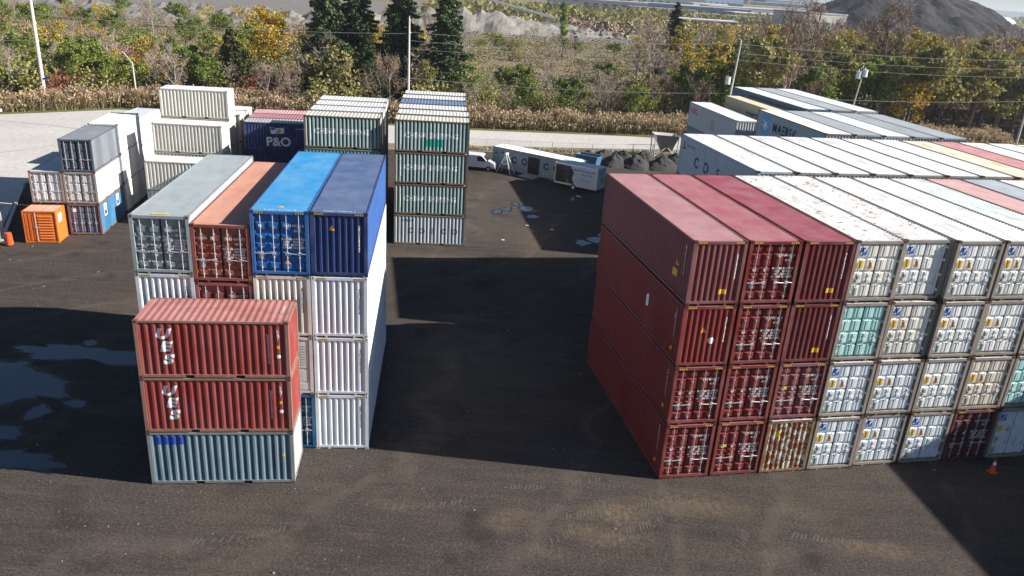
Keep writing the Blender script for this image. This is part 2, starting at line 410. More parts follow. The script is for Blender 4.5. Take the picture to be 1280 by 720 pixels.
class Block:     # a yard block: u = to the right along its front, v = away from the camera
    def __init__(s, x0, y0, a): s.x0, s.y0, s.a = x0, y0, a; s.c, s.s = math.cos(a), math.sin(a)
    def P(s, u, v, z=0): return (s.x0+u*s.c-v*s.s, s.y0+u*s.s+v*s.c, z)

# colours -----------------------------------------------------------
MAROON = (0.20, 0.028, 0.030); RED = (0.27, 0.030, 0.026); MROOF = (0.42, 0.145, 0.165); WHITE = (0.72, 0.72, 0.70); WROOF = (0.75, 0.755, 0.75)
PALE = (0.62, 0.66, 0.69); TEAL = (0.36, 0.58, 0.55); NAVY = (0.022, 0.040, 0.17); BLUE = (0.02, 0.13, 0.42); CREAM = (0.70, 0.67, 0.58)
LV = ['bottom', 'second from the ground', 'third from the ground', 'top']
CN = ['leftmost column', 'second column from the left', 'third column from the left', 'fourth column from the left', 'fifth column from the left',
      'sixth column from the left', 'seventh column from the left', 'eighth column from the left', 'ninth column from the left', 'tenth column from the left',
      'eleventh column from the left', 'twelfth column from the left']
rj = random.Random(3)

# ================================================================== RIGHT BLOCK, row 1 (front row)
R1 = Block(7.469, 31.089, .2157); PU, DZ = 2.528, 2.944
A = R1.a
front1 = {  # (col, level): (front, body, roof, style)
 (0,3): ('rib', (.26,.07,.075), (.52,.255,.27)), (0,2): ('rib', RED, None), (0,1): ('door', RED, None), (0,0): ('door', RED, None),
 (1,3): ('door', RED, (.47,.155,.18)), (1,2): ('door', RED, None), (1,1): ('door', RED, None), (1,0): ('door', RED, None),
 (2,3): ('rib', MAROON, (.38,.09,.12)), (2,2): ('rib', MAROON, None), (2,1): ('door', (.30,.075,.08), None), (2,0): ('rust', (.70,.66,.56), None),
 (3,3): ('white', (.68,.66,.60), None), (3,2): ('teal', TEAL, None), (3,1): ('white', PALE, None), (3,0): ('white', PALE, None),
 (4,3): ('white', WHITE, None), (4,2): ('white', (.66,.64,.58), None), (4,1): ('white', PALE, None), (4,0): ('white', PALE, None),
 (5,3): ('white', WHITE, None), (5,2): ('white', WHITE, None), (5,1): ('white', WHITE, None), (5,0): ('white', PALE, None),
 (6,3): ('white', (.66,.66,.62), None), (6,2): ('white', WHITE, None), (6,1): ('white', (.62,.56,.48), None), (6,0): ('door', (.14,.02,.025), None),
 (7,3): ('white', TEAL, (.64,.72,.70)), (7,2): ('white', WHITE, None), (7,1): ('teal', TEAL, None), (7,0): ('white', PALE, None),
 (8,3): ('door', (.45,.12,.12), (.60,.37,.36)), (9,3): ('door', (.25,.3,.35), (.48,.54,.58)), (10,3): ('white', CREAM, (.82,.80,.72)), (11,3): ('white', WHITE, None)}
words = {'rib': 'ribbed-end container', 'door': 'double-door container', 'white': 'door-end container', 'teal': 'panelled-door container', 'rust': 'rust-streaked ribbed container'}
def colword(c):
    if c == TEAL: return 'pale teal'
    r, g, b = c
    if r > .55: return 'dirty cream-white' if r-b > .07 else 'white'
    if r > .5: return 'pale grey-white'
    if r > .4: return 'pinkish red'
    if r > .28: return 'faded maroon'
    if r > .25 and g > .05: return 'faded dusty maroon'
    if r > .25: return 'bright maroon'
    if r > .13 and g < .05: return 'dark maroon'
    return 'grey-blue'
yo = {(4,3): .22, (5,3): .02, (4,2): .10, (3,3): .08}
for c in range(12):
    for l in range(4):
        spec = front1.get((c, l))
        u = c*PU+1.219+rj.uniform(-.02, .02); v = 6.096+yo.get((c, l), rj.uniform(-.05, .07) if c > 2 else rj.uniform(-.03, .05))
        pos = R1.P(u, v, l*DZ)
        if spec is None: spec = ('white', (.66,.66,.64), None)
        k, body, roof = spec
        if roof is None: roof = WROOF if body[0] > .5 or k in ('white', 'teal') else MROOF
        lab = '%s %s, %s in %s, right block front row' % (colword(body), words[k], ['bottom', 'second up', 'third up', 'top'][l], CN[c].replace(' from the left', ''))
        rust = .3 if body[0] < .4 else .55 if body in ((.68,.66,.60), (.62,.56,.48), (.66,.64,.58)) else .3
        fr = 'rib' if k in ('rib', 'rust') else 'door'
        if k == 'rust': rust = 1.5
        st = 'tall' if k == 'door' else 'square'
        wf = body[0] > .5 or k in ('white', 'teal')
        t = container(lab, pos, A+rj.uniform(-.0035, .0035), d=.05 if c == 0 else .036, body=body, roofc=roof, front=fr, rear='rib' if fr == 'door' else 'door', rust=rust, style=st, stripes=not wf,
                      doorc=tuple(min(.88, x*1.22) for x in body) if wf else None, framec=(.30,.22,.15) if k == 'rust' else ((.40,.34,.28) if wf else body), castc=(.12,.07,.05) if wf else None, group='containers in the front row of the right block',
                      roof_rust=.9 if wf and c < 5 else .6 if wf else .05, bars=M_BARW if wf else M_GAL, fade=.1 if not wf else .2, roof_dirt=.5 if wf else .2)
        if k == 'door': door_marks(t, c+l*3, dense=True); plate(t, 'round_notice', -.32, -t['_L']/2+.078, t['_H']*.54, .12, .12, M_WHITE); plate(t, 'notice_plate', -.80, -t['_L']/2+.078, t['_H']*.54, .14, .10, M_WHITE)
        elif k == 'rib':
            rib_marks(t, c+l, M_WHITE)
            if (c, l) == (0, 2): end_art('warning_triangle', art_poly([(-.14, -.12), (.14, -.12), (0, .14)]), t, 12.192, -1, -.15, 1.75, M_AMB)
            else: end_art('yellow_notice', art_rect(.36, .22), t, 12.192, -1, .40, .60, M_YEL)
        elif k == 'white': white_marks(t, True, rj.random() > .1)
        elif k == 'rust': end_art('yellow_notice', art_rect(.2, .34), t, 12.192, -1, -.62, 2.15, M_YEL)
        if (c, l) in ((2, 1), (1, 0)): plate(t, 'yellow_notice', -.78, -12.192/2+.078, t['_H']*.56, .36, .14, M_YEL)
        if c == 0:   # small marks near the front of the long left face
            u0 = 5.0
            side_art('lettering', text_mesh(IDS[(l+3) % 10].replace(' ', ''), .17, vertical=True, bold=.003), t, 12.192, -1, 5.25, 1.75, M_WHITE, d=.05)
            if l == 3:
                side_art('warning_triangle', art_poly([(-.16, -.14), (.16, -.14), (0, .16)]), t, 12.192, -1, 4.55, 1.45, M_AMB, d=.05); side_art('yellow_notice', art_rect(.42, .34), t, 12.192, -1, 4.45, .95, M_YEL, d=.05)
            else: side_art('warning_triangle', art_poly([(-.12, -.10), (.12, -.10), (0, .12)]), t, 12.192, -1, 5.2, .55, M_AMB, d=.05)
            if l == 2: side_art('white_patch', art_poly([(-.18, -.3), (.05, -.34), (.2, -.1), (.06, .05), (.16, .3), (-.1, .28), (-.2, 0)]), t, 12.192, -1, 1.9, 1.5, M_WHITE, d=.05)
        if (c, l) == (0, 2): end_art('white_patch', art_poly([(-.1, -.14), (.1, -.18), (.16, 0), (.05, .15), (-.08, .12), (-.16, .0)]), t, 12.192, -1, .28, 1.25, M_WHITE)

# ================================================================== right block, row 2
R2 = Block(14.135, 46.15, .2); 
tops2 = [WROOF, WROOF, WROOF, WROOF, WROOF, WROOF, WROOF, (.76,.68,.52), (.60,.27,.28), WROOF, WROOF]
nm2 = ['rust-stained white roofed', 'white roofed', 'white roofed', 'white roofed', 'white roofed', 'white roofed', 'white roofed', 'beige roofed', 'faded red roofed', 'white roofed', 'white roofed']
for c in range(11):
    dv = rj.uniform(-.1, .1) if c else 0
    for l in range(4):
        u = c*2.56+1.22; pos = R2.P(u, 6.096+dv, l*DZ)
        if l == 3 or c == 0:
            body = (.47,.54,.60) if c == 0 else tuple(x*.8 for x in tops2[c])
            lab = ('%s container, top of the %s, right block second row' % (nm2[c], CN[c].replace(' from the left', ''))) if c else \
                  'grey-blue container with COSCO letters, %s, left stack of the second row' % LV[l]
            t = container(lab, pos, R2.a, body=body, roofc=tops2[c], front='rib', rear='door', rust=.35, stripes=False, framec=(.4,.36,.3) if c else body, castc=(.10,.05,.035),
                          roof_rust=.8 if c == 0 else .5 if c < 4 else .3, roof_dirt=.5, group='containers in the second row of the right block', style='square')
            if c == 0:
                for i, ch in enumerate('COSCO'): side_art('lettering', text_mesh(ch, 1.05, bold=.035), t, 12.192, -1, -2.6+i*1.65-(0.3 if i < 2 else 0), 1.35, M_NAVYT)
                side_art('lettering', text_mesh('COSU 834382', .26, bold=.006), t, 12.192, -1, -4.2, 2.25, M_NAVYT)
                side_art('logo_mark', art_poly([(-.3, -.25), (.3, -.25), (.3, -.18), (.05, -.12), (.05, .3), (-.05, .3), (-.05, -.12), (-.3, -.18)]), t, 12.192, -1, -5.35, 2.15, M_NAVYT)
        else: buried(pos, R2.a, 12.192, 2.896, (.5,.5,.5), 'container buried inside the second row of the right block', 'containers buried inside the right block')

# ================================================================== row 3 (MAERSK and grey roofs)
R3 = Block(23.909, 62.522, .17)
c3 = [('pale grey-blue container with white star on blue square and MAERSK lettering', (.42,.52,.60), (.80,.79,.76)),
      ('grey roofed container just right of the MAERSK one, third row', (.4,.44,.48), (.42,.46,.49)), ('pale blue-white roofed container, third column of the third row', PALE, (.68,.76,.78)),
      ('grey roofed container, fourth column of the third row', (.4,.44,.48), (.40,.44,.46)), ('grey roofed container, rightmost column of the third row', (.4,.44,.48), (.44,.48,.50))]
for c, (lab, body, roof) in enumerate(c3):
    for l in range(4):
        pos = R3.P(c*2.54+1.22, 6.096+(0 if c else 0)-[0, .35, .1, .1, .1][c]*0, l*DZ)
        if l == 3:
            t = container(lab, pos, R3.a, body=body, roofc=roof, front='rib', rear='door', rust=.35, stripes=False, castc=(.1,.06,.04), framec=(.35,.2,.15) if c == 0 else body, roof_rust=.5 if c == 0 else .1, group='containers in the third row of the right block')
            if c == 0:
                side_art('lettering', text_mesh('MAERSK', 1.15, bold=.035, spacing=1.06), t, 12.192, -1, -.7, 1.75, M_BLACK)
                side_art('logo_square', art_rect(1.75, 1.75), t, 12.192, -1, -4.35, 1.75, M_SKYB)
                st = []
                for i in range(14):
                    q = math.pi*i/7+math.pi/2; rr = .78 if i % 2 == 0 else .22; st.append((rr*math.cos(q), rr*math.sin(q)))
                side_art('logo_star', art_poly(st), t, 12.192, -1, -4.35, 1.75, M_WHITE, eps=.012)
        elif c == 0: container('pale grey-blue container, %s in the stack under the MAERSK one' % LV[l], pos, R3.a, body=body, front='rib', rear='door', rust=.3, stripes=False, group='containers in the third row of the right block')
        else: buried(pos, R3.a, 12.192, 2.896, (.45,.48,.5), 'container buried inside the third row of the right block', 'containers buried inside the right block')
# ================================================================== row 4 (OOCL, beige, blue-grey)
R4 = Block(20.176, 75.145, .18)
for l in range(4):
    pos = R4.P(1.22, 6.096, l*2.62)
    t = container('pale grey container with red OOCL lettering on top of the far left stack' if l == 3 else 'blue-grey container %s beneath the OOCL one' % LV[l], pos, R4.a, H=2.591,
                  body=(.55,.58,.60) if l == 3 else (.25,.36,.46), roofc=WROOF, front='rib', rear='door', rust=.35, stripes=False, roof_rust=.4, group='containers in the far left stack of the right block')
    if l == 3:
        side_art('lettering', text_mesh('OOCL', .75, bold=.03), t, 12.192, -1, -4.6, 1.75, M_RED); side_art('grey_patch', art_rect(1.1, 1.1), t, 12.192, -1, .6, 1.15, M_GREYD)
for i, (w_, l0, ln, ztop, body, roof, lab) in enumerate([(16.0, 27.4, 12.192, 11.25, (.62,.54,.36), (.72,.60,.40), 'beige roofed container behind the OOCL stack, furthest row'),
        (18.6, 27.3, 16.15, 11.80, (.20,.28,.34), (.66,.72,.76), 'pale roofed blue-grey container at the left of the furthest row'), (21.22, 27.3, 16.15, 11.80, (.4,.43,.45), (.46,.49,.52), 'mid grey roofed container in the middle of the furthest row'),
        (23.84, 27.3, 16.15, 11.80, PALE, (.72,.76,.78), 'whitish roofed container at the right of the furthest row')]):
    for l in range(4):
        h = 2.896; pos = R2.P(w_+1.22, l0+ln/2, ztop-h-(3-l)*2.79)
        if l == 0: pos = R2.P(w_+1.22, l0+ln/2, 0)
        if l == 3:
            t = container(lab, pos, R2.a, L=ln, H=h, body=body, roofc=roof, front='rib', rear='door', rust=.25, stripes=False, roof_rust=.1, group='containers in the furthest row of the right block')
            if i == 0: side_art('lettering', text_mesh('COSCO', .8, bold=.03), t, ln, -1, .6, 1.7, M_NAVYT)
        elif i == 1: container('blue-grey container %s under the pale roofed one, furthest row' % LV[l], pos, R2.a, L=ln, H=2.7, body=body, front='rib', rear='door', stripes=False, group='containers in the furthest row of the right block')
        else: buried(pos, R2.a, ln, 2.75, body, 'container buried beneath the furthest row of the right block', 'containers buried inside the right block')

# lower pale container to the far right behind row two
t = container('pale blue container seen low at the far right edge by the trees', (63.5, 76.0, 7.2), R(98), L=12.192, H=2.591, body=(.22,.36,.52), roofc=(.70,.76,.78), front='door', rear='rib', rust=.15, stripes=False, group=None)
for l in range(3): buried((63.5, 76.0, l*2.4), R(98), 12.192, 2.4, (.3,.4,.5), 'container beneath the pale blue container at the far right', 'containers beneath the far right container')

# ================================================================== unseen stack that throws the shadow at lower right
for j in range(2):
    for l in range(4):
        buried((40.9+1.3-j*-1.25, 30.1-j*12.5, l*2.93), R(5.6), 12.192, 2.896, (.3,.08,.08), 'container of the stack standing right of the camera view', 'containers of the stack right of the view')

# ================================================================== LEFT BLOCK
LB = Block(-6.327, 32.062, .1059); PL = 2.478; a = LB.a
def lbc(label, c, z, H=2.896, **k):
    return container(label, LB.P(-(c+1)*PL+1.235+k.pop('du', 0)+rj.uniform(-.012, .012), 6.096+k.pop('dv', 0)+rj.uniform(-.04, .04), z), a+rj.uniform(-.003, .003), H=H, group='containers in the left block', **k)
DZL = 2.928
t = lbc('dark navy container with ribbed end, top right of the left block', 0, 3*DZL, body=(.022,.05,.19), sidec=(.05,.14,.42), roofc=(.10,.165,.33), front='rib', rear='door', rust=.05, fade=.05)
rib_marks(t, 4, M_WHITE); end_art('warning_triangle', art_poly([(-.13, -.11), (.13, -.11), (0, .13)]), t, 12.192, -1, -.32, 2.2, M_AMB)
flat_text('lettering', 'CMAU 728604 2', .2, t, (0, -5.85, 2.885), M_WHITE, face='+z')
for l, n in ((2, 'directly under the navy one'), (1, 'second from the ground'), (0, 'at the bottom')):
    t = lbc('white ribbed-end container, %s, right column of the left block' % n, 0, l*DZL, body=(.70,.76,.82), roofc=WROOF, front='rib', rear='door', rust=.03, fade=.05, castc=(.6,.6,.6)); rib_marks(t, l, M_BLACK)
t = lbc('bright blue container with double doors and pale locking bars, top of the left block', 1, 3*DZL, body=(.02,.16,.50), roofc=(.04,.29,.60), front='door', rear='rib', rust=.03, style='short', bars=M_GAL, fade=.05)
door_marks(t, 2); plate(t, 'warning_triangle', .28, -12.192/2+.078, .62, .26, .22, M_AMB, True); plate(t, 'round_notice', -.82, -6.018, 2.2, .13, .13, M_WHITE)
flat_text('lettering', 'TGHU 491501 8', .2, t, (0, -5.85, 2.885), M_WHITE, face='+z')
b = MB(); b.prism([(-.15, -5.5), (.15, -5.5), (0, -5.25)], 2.884, 2.889, 0, 'z') if False else b.poly([(-.15, -5.5, 2.887), (.15, -5.5, 2.887), (0, -5.25, 2.887)]); b.build('warning_triangle', [M_YEL], t)
t = lbc('cream container with ribbed end under the bright blue one', 1, 2*DZL, body=(.72,.69,.62), roofc=WROOF, front='rib', rear='door', rust=.1); rib_marks(t, 7)
# reefer with cooling unit
t = lbc('off-white refrigerated container with cooling unit, beside the white ribbed ends', 1, DZL, body=(.70,.69,.68), roofc=WROOF, front='none', rear='door', rust=.1, stripes=False)
b = MB(); b.box(-1.05, 1.05, -6.02, -5.9, .2, 2.75); b.box(-1.0, 1.0, -6.06, -6.03, 1.35, 2.7); b.box(-1.0, 1.0, -6.06, -6.03, .65, 1.25, 0); b.box(-.95, .95, -6.08, -6.03, .24, .58, 0)
for i in range(8): b.box(-.9, .9, -6.068, -6.061, 1.5+i*.13, 1.54+i*.13, 1)
b.build('cooling_unit', [simple('reefer_panel', (.66,.66,.64), .5), M_GREYD], t)
b = MB(); b.tube([(-.45, -6.10, .95), (-.45, -6.062, .95)], .26, 16); b.build('fan_cover', [M_GREYD], t)
t = lbc('blue container with double doors, bottom, partly hidden behind the red stack', 1, 0, body=(.02,.14,.34), front='door', rear='rib', rust=.2, style='tall', stripes=False); door_marks(t, 5)
t = lbc('brick red container with double doors, top, between the grey and bright blue ones', 2, 8.39, H=2.591, body=(.33,.085,.055), roofc=(.60,.28,.19), front='door', rear='rib', rust=.15, style='short', dv=.0, roof_rust=.1)
door_marks(t, 1); plate(t, 'round_notice', -.35, -6.018, 1.95, .16, .16, M_WHITE); flat_text('lettering', 'CRONOS', .15, t, (-.85, -6.018, 1.95), M_WHITE)
t = lbc('pinkish red container with double doors just under the brick red one', 2, 5.76, H=2.591, body=(.42,.11,.10), front='door', rear='rib', rust=.15, style='short'); door_marks(t, 3, dense=False)
t = lbc('dark red container hidden low behind the front stack, third column of the left block', 2, 2.90, H=2.82, body=(.3,.06,.05), front='rib', rear='door', rust=.2, stripes=False)
t = lbc('dark red container at ground level behind the front stack, third column of the left block', 2, 0, body=(.3,.06,.05), front='rib', rear='door', rust=.2, stripes=False)
t = lbc('slate grey container with double doors, top left corner of the left block', 3, 8.70, H=2.591, body=(.25,.32,.35), roofc=(.44,.50,.52), sidec=(.50,.57,.57), framec=(.40,.46,.48), front='door', rear='rib', rust=.05, style='short', du=.02, stripes=False)
door_marks(t, 0); plate(t, 'round_notice', -.32, -6.018, 1.72, .13, .13, M_SKYB); plate(t, 'notice_plate', -.82, -6.018, 1.72, .2, .2, M_GREYD)
b = MB(); b.poly([(-.35, -5.9, 2.588), (.35, -5.9, 2.588), (.35, -5.74, 2.588), (-.35, -5.74, 2.588)]); b.build('yellow_notice', [M_YEL], t)
t = lbc('white container with ribbed end under the slate grey one', 3, 5.79, body=(.66,.70,.75), roofc=WROOF, front='rib', rear='door', rust=.05, stripes=True); rib_marks(t, 2)
t = lbc('pale blue container second from the ground at the left of the left block', 3, 2.9, H=2.86, body=(.35,.48,.58), front='rib', rear='door', rust=.15, stripes=False)
t = lbc('blue-grey container at ground level at the left of the left block', 3, 0, H=2.88, body=(.25,.36,.46), front='rib', rear='door', rust=.15, stripes=False)

# ================================================================== FRONT STACK of three 20-foot containers, long side to the camera
MS = Block(-15.019, 28.212, .13); hs = 2.599
def side20(blk, label, u, v, z, group, H=2.591, L=6.058, **k):      # long side faces the camera; doors at the left end
    return container(label, blk.P(u+3.029, v+1.219, z), blk.a-math.pi/2, L=L, H=H, front='door', rear='rib', group=group, **k)
for l in (1, 2):
    t = side20(MS, ('faded red container with white UES letters, pale red roof, top of the front stack' if l == 2 else 'red container with white UES letters, middle of the front stack'), 0, 0, l*hs, 'front stack of three containers',
               body=(.36,.055,.05), roofc=(.56,.22,.20), rust=.2, framec=(.42,.20,.15), stripes=False, P=.30, d=.038, roof_rust=.15, roof_dirt=.3)
    # camera-facing long side is local +X; reads along +Y
    for i, ch in enumerate('UES'):
        side_art('lettering', text_mesh(ch, .58, bold=.035, shear=.25, sx=1.3), t, 6.058, 1, -1.98+i*.07, 1.98-i*.57, M_WHITE, P=.30, d=.038)
    side_art('lettering', text_mesh('UESU2604912', .17, vertical=True, bold=.004), t, 6.058, 1, 2.18, 1.35, M_WHITE, P=.30, d=.038)
    side_art('lettering', text_mesh('22G1', .17, vertical=True, bold=.004), t, 6.058, 1, 2.58, 2.0, M_WHITE, P=.30, d=.038)
    side_art('yellow_notice', art_rect(.1, .14), t, 6.058, 1, 2.58, 1.45, M_YEL, P=.30, d=.038); side_art('round_notice', art_poly([(.09*math.cos(q*.785), .09*math.sin(q*.785)) for q in range(8)]), t, 6.058, 1, 2.58, 1.02, M_WHITE, P=.30, d=.038)
    if l == 2:
        flat_text('lettering', '604912 3', .2, t, (-.1, 2.62, 2.587), M_WHITE, face='+z')
        b = MB(); b.poly([(-.55, -1.6, 2.583), (.35, -1.6, 2.583), (.35, 1.5, 2.583), (-.55, 1.5, 2.583)]); 
t = side20(MS, 'weathered blue-grey container at the bottom of the front stack', 0, 0, 0, 'front stack of three containers', body=(.085,.175,.235), roofc=(.4,.45,.48), rust=.2, ribfade=(.26,.36,.42), framec=(.30,.33,.34), stripes=False, P=.30, d=.038, fade=.35)
side_art('blue_patch', art_rect(1.28, .38), t, 6.058, 1, -2.1, 2.2, simple('strong_blue_patch', (.015,.06,.34), .5), P=.30, d=.038)
side_art('lettering', text_mesh('TRIU0471203', .17, vertical=True, bold=.004), t, 6.058, 1, 2.18, 1.35, M_BLACK, P=.30, d=.038); side_art('yellow_notice', art_rect(.1, .14), t, 6.058, 1, 2.58, 1.45, M_YEL, P=.30, d=.038)
for u in (-2.82, 2.9): pass
# clean-coloured right end of the bottom one
for ch in t.children:
    if ch.name.startswith('end_panel'): ch.material_slots[0].material = paint((.55,.58,.57), .15, .2); ch['label'] = 'pale grey ribbed end panel'

# ================================================================== CENTRE STACK (green CHINA SHIPPING) and its neighbour
BS = Block(-10.279, 63.118, .10); gb = 'containers in the centre stack'
GREEN = (.20,.40,.37); GRUST = (.30,.17,.10)
rt = [((.66,.62,.52), 'rusty white'), (WROOF, 'white'), ((.78,.78,.74), 'off-white'), ((.16,.26,.50), 'blue'), (WROOF, 'clean white'), ((.74,.74,.74), 'pale grey')]
rk = ['nearest', 'second', 'third', 'fourth', 'fifth', 'furthest']
for r in range(6):
    for l in range(4):
        v = r*3.09; h = 2.64
        if r == 0:
            if l:
                lab = 'green CHINA SHIPPING container, %s in the centre stack front' % ['', 'just above the pale COSCO one', 'directly under the top one', 'top'][l]
                t = side20(BS, lab, 0, 0, l*h, gb, body=(.05,.19,.165), ribfade=(.60,.72,.70), roofc=rt[0][0], rust=.45, framec=GRUST, stripes=False, P=.30, d=.045, roof_rust=.7, fade=.45)
                side_art('lettering', text_mesh('CHINA SHIPPING', .62, bold=.025, sx=.92), t, 6.058, 1, -.05, 1.35, M_WHITE, P=.30, d=.045)
                side_art('lettering', text_mesh('CCLU3207615', .2, vertical=True, bold=.006), t, 6.058, 1, -2.52, 1.4, M_WHITE, P=.30, d=.045)
                if l == 3: side_art('green_patch', art_rect(1.5, .62), t, 6.058, 1, .15, .8, simple('fresh_green_patch', (.01,.30,.22), .5), P=.30, d=.045)
            else:
                t = side20(BS, 'pale blue-white container with faint navy COSCO letters, bottom of the centre stack', 0, 0, 0, gb, body=(.40,.48,.54), ribfade=(.78,.82,.84), rust=.3, framec=(.35,.30,.24), stripes=False, P=.30, d=.045)
                for i, ch in enumerate('COSCO'): side_art('lettering', text_mesh(ch, .62, bold=.02), t, 6.058, 1, -1.6+i*.92, 1.2, simple('faded_navy_lettering', (.10,.16,.34), .7), P=.30, d=.045)
                side_art('lettering', text_mesh('COSCO', .3, bold=.01), t, 6.058, 1, -1.9, 2.1, M_NAVYT, P=.30, d=.045)
        else:
            side20(BS, '%s roofed container, %s row, %s of the centre stack' % (rt[r][1], rk[r], LV[l]), rj.uniform(-.08, .08), v, l*h, gb, body=tuple(x*.85 for x in rt[r][0]), roofc=rt[r][0], rust=.4, framec=(.4,.33,.26), stripes=False, roof_rust=.35)
CS = Block(-17.487, 62.643, .113); gc = 'containers in the green-fronted stack behind the left block'
for r in range(4):
    for l in range(4):
        if r == 0 and l == 3:
            t = side20(CS, 'green container with worn white CHINA SHIPPING lettering behind the blue roofs', 0, 0, l*2.62, gc, body=(.06,.20,.17), ribfade=(.60,.72,.69), roofc=(.66,.63,.55), rust=.4, framec=(.30,.16,.09), stripes=False, P=.30, d=.045, roof_rust=.5, fade=.4)
            side_art('lettering', text_mesh('CHINA SHIPPING', .62, bold=.025, sx=.92), t, 6.058, 1, -.05, 1.35, M_WHITE, P=.30, d=.045)
            side_art('lettering', text_mesh('CCLU3190442', .2, vertical=True, bold=.006), t, 6.058, 1, -2.52, 1.4, M_WHITE, P=.30, d=.045)
        elif l == 3: side20(CS, 'white roofed container, %s row behind the green-fronted one left of centre' % rk[r], rj.uniform(-.06, .06), r*2.98, l*2.62, gc, body=(.6,.6,.56), roofc=WROOF, rust=.4, stripes=False, roof_rust=.4)
        else: side20(CS, '%s container, %s, %s row of the stack behind the left block' % ('teal' if r == 0 else 'off-white', LV[l], rk[r]), 0, r*2.98, l*2.62, gc, body=GREEN if r == 0 else (.55,.55,.52), rust=.4, stripes=False)
PO = Block(-25.798, 72.341, .163); gp_ = 'containers in the navy stack'
for r in range(3):
    for l in range(3):
        if r == 0 and l == 2:
            t = side20(PO, 'navy container with white P&O lettering and pennant logo', 0, 0, 5.2, gp_, body=(.022,.05,.20), roofc=(.5,.48,.5), rust=.1, framec=(.03,.05,.18), stripes=False)
            side_art('lettering', text_mesh('P&O', 1.15, bold=.03), t, 6.058, 1, .05, .78, M_WHITE)
            side_art('pennant_mark', art_poly([(-.62, -.28), (0, -.30), (.62, -.22), (.58, .30), (0, .24), (-.66, .36)]), t, 6.058, 1, .0, 1.85, M_WHITE)
            side_art('pennant_gold', art_poly([(-.25, -.26), (.12, -.28), (.3, .0), (.05, .2), (-.1, 0)]), t, 6.058, 1, .05, 1.85, simple('gold_pennant', (.5,.36,.10), .5), eps=.011)
            side_art('pennant_blue', art_poly([(-.55, .0), (-.2, .1), (-.1, .28), (-.6, .3)]), t, 6.058, 1, .0, 1.85, M_BLUED, eps=.011)
            side_art('lettering', text_mesh('POCU 419036', .15, bold=.003), t, 6.058, 1, 2.1, 2.05, M_WHITE)
        elif r == 0: side20(PO, 'navy container %s under the P&O one' % LV[l], 0, 0, l*2.6, gp_, body=(.02,.04,.15), rust=.1, stripes=False)
        elif l == 2: side20(PO, '%s roofed container behind the P&O one' % ('rose' if r == 1 else 'pale pink'), 0, r*2.6, 5.2, gp_, body=(.45,.15,.16), roofc=(.55,.24,.26) if r == 1 else (.66,.38,.38), rust=.2, stripes=False)
        else: side20(PO, 'red container %s, %s row of the navy stack' % (LV[l], rk[r]), 0, r*2.6, l*2.6, gp_, body=(.35,.1,.1), rust=.2, stripes=False)

# ================================================================== WHITE stepped stacks
gd = 'cream white stepped containers'
CW = (.74,.71,.62); CWR = (.84,.83,.78)
def d20(label, x, y, a_, z, **k): 
    return side20(Block(x, y, a_), label, 0, 0, z, gd, body=CW, roofc=CWR, rust=.05, framec=CW, castc=(.5,.48,.42), stripes=False, P=.30, d=.04, **k)
names = {1: ('front low pair', 2, (-32.075, 65.435, .075)), 2: ('middle three', 3, (-32.815, 69.021, .073)), 3: ('tall four', 4, (-33.265, 72.05, .11))}
for r, (nm, n, (x, y, a_)) in names.items():
    for l in range(n):
        lab = {1: 'cream white ribbed container %s of the lowest step, next to the slate grey roof', 2: 'cream white ribbed container %s of the middle step', 3: 'cream white ribbed container %s of the tallest step'}[r] % (LV[l] if l < n-1 else 'on top')
        t = d20(lab, x, y, a_, l*2.6)
        side_art('lettering', text_mesh('TRLU4410873', .16, vertical=True, bold=.003), t, 6.058, 1, 2.3, 1.35, M_GREYD, P=.30, d=.04)
for r, v in ((4, 3.1), (5, 5.9)):
    bl = Block(-33.265, 72.05, .11)
    for l in range(3):
        x, y, _ = bl.P(.25, v, 0); d20('cream white container %s, %s behind the tallest step' % (LV[l] if l < 2 else 'on top', 'first' if r == 4 else 'second'), x, y, .11, l*2.6)

# ================================================================== LEFT CLUSTER (dark grey on white on blue cabin)
EB = Block(-36.019, 59.956, .167); ge = 'containers in the left cluster'
def e20(label, u, v, z, blk=EB, **k): return container(label, blk.P(u+1.219, v+3.029, z), blk.a, L=6.058, H=2.591, group=ge, stripes=False, **k)
e20('dark grey container with double doors and smooth sides, top of the left cluster', 0, 0, 5.2, body=(.10,.13,.18), sidec=(.24,.27,.31), roofc=(.28,.31,.35), rust=.1, style='plain', P=2.9, d=.01, bars=M_GAL, castc=(.2,.08,.05))
e20('white container with four pale doors panels under the dark grey one', 0, 0, 2.6, body=(.62,.62,.60), sidec=(.82,.82,.82), roofc=WROOF, framec=(.5,.4,.36), rust=.35, style='plain', P=2.9, d=.006, bars=M_GAL, castc=(.3,.1,.06))
t = e20('blue cabin container with small white-framed windows, bottom of the left cluster', 0, 0, 0, body=(.14,.18,.28), sidec=(.06,.24,.46), roofc=(.3,.3,.3), framec=(.25,.14,.12), rust=.25, style='square', P=2.9, d=.006)
plate(t, 'notice_plate', -.75, -3.029+.06, 2.05, .34, .30, M_WHITE)
for v in (-1.75, 1.35):      # small sash windows in the cabin side
    b = MB(); x = W/2-.03
    for z0, z1 in ((1.35, 1.43), (1.83, 1.87), (2.27, 2.35)): b.box(x-.01, x+.05, v-.30, v+.30, z0, z1)
    for y0, y1 in ((v-.30, v-.22), (v+.22, v+.30)): b.box(x-.012, x+.048, y0, y1, 1.431, 2.269)
    w_ = b.build('window', [M_WPAINT], t)
    b = MB(); b.box(x+.005, x+.02, v-.21, v+.21, 1.431, 1.829); b.build('pane', [M_GLASS], w_)
    b = MB(); b.box(x+.005, x+.02, v-.21, v+.21, 1.871, 2.269); b.build('pane', [simple('pale_pane', (.5,.55,.6), .2)], w_)
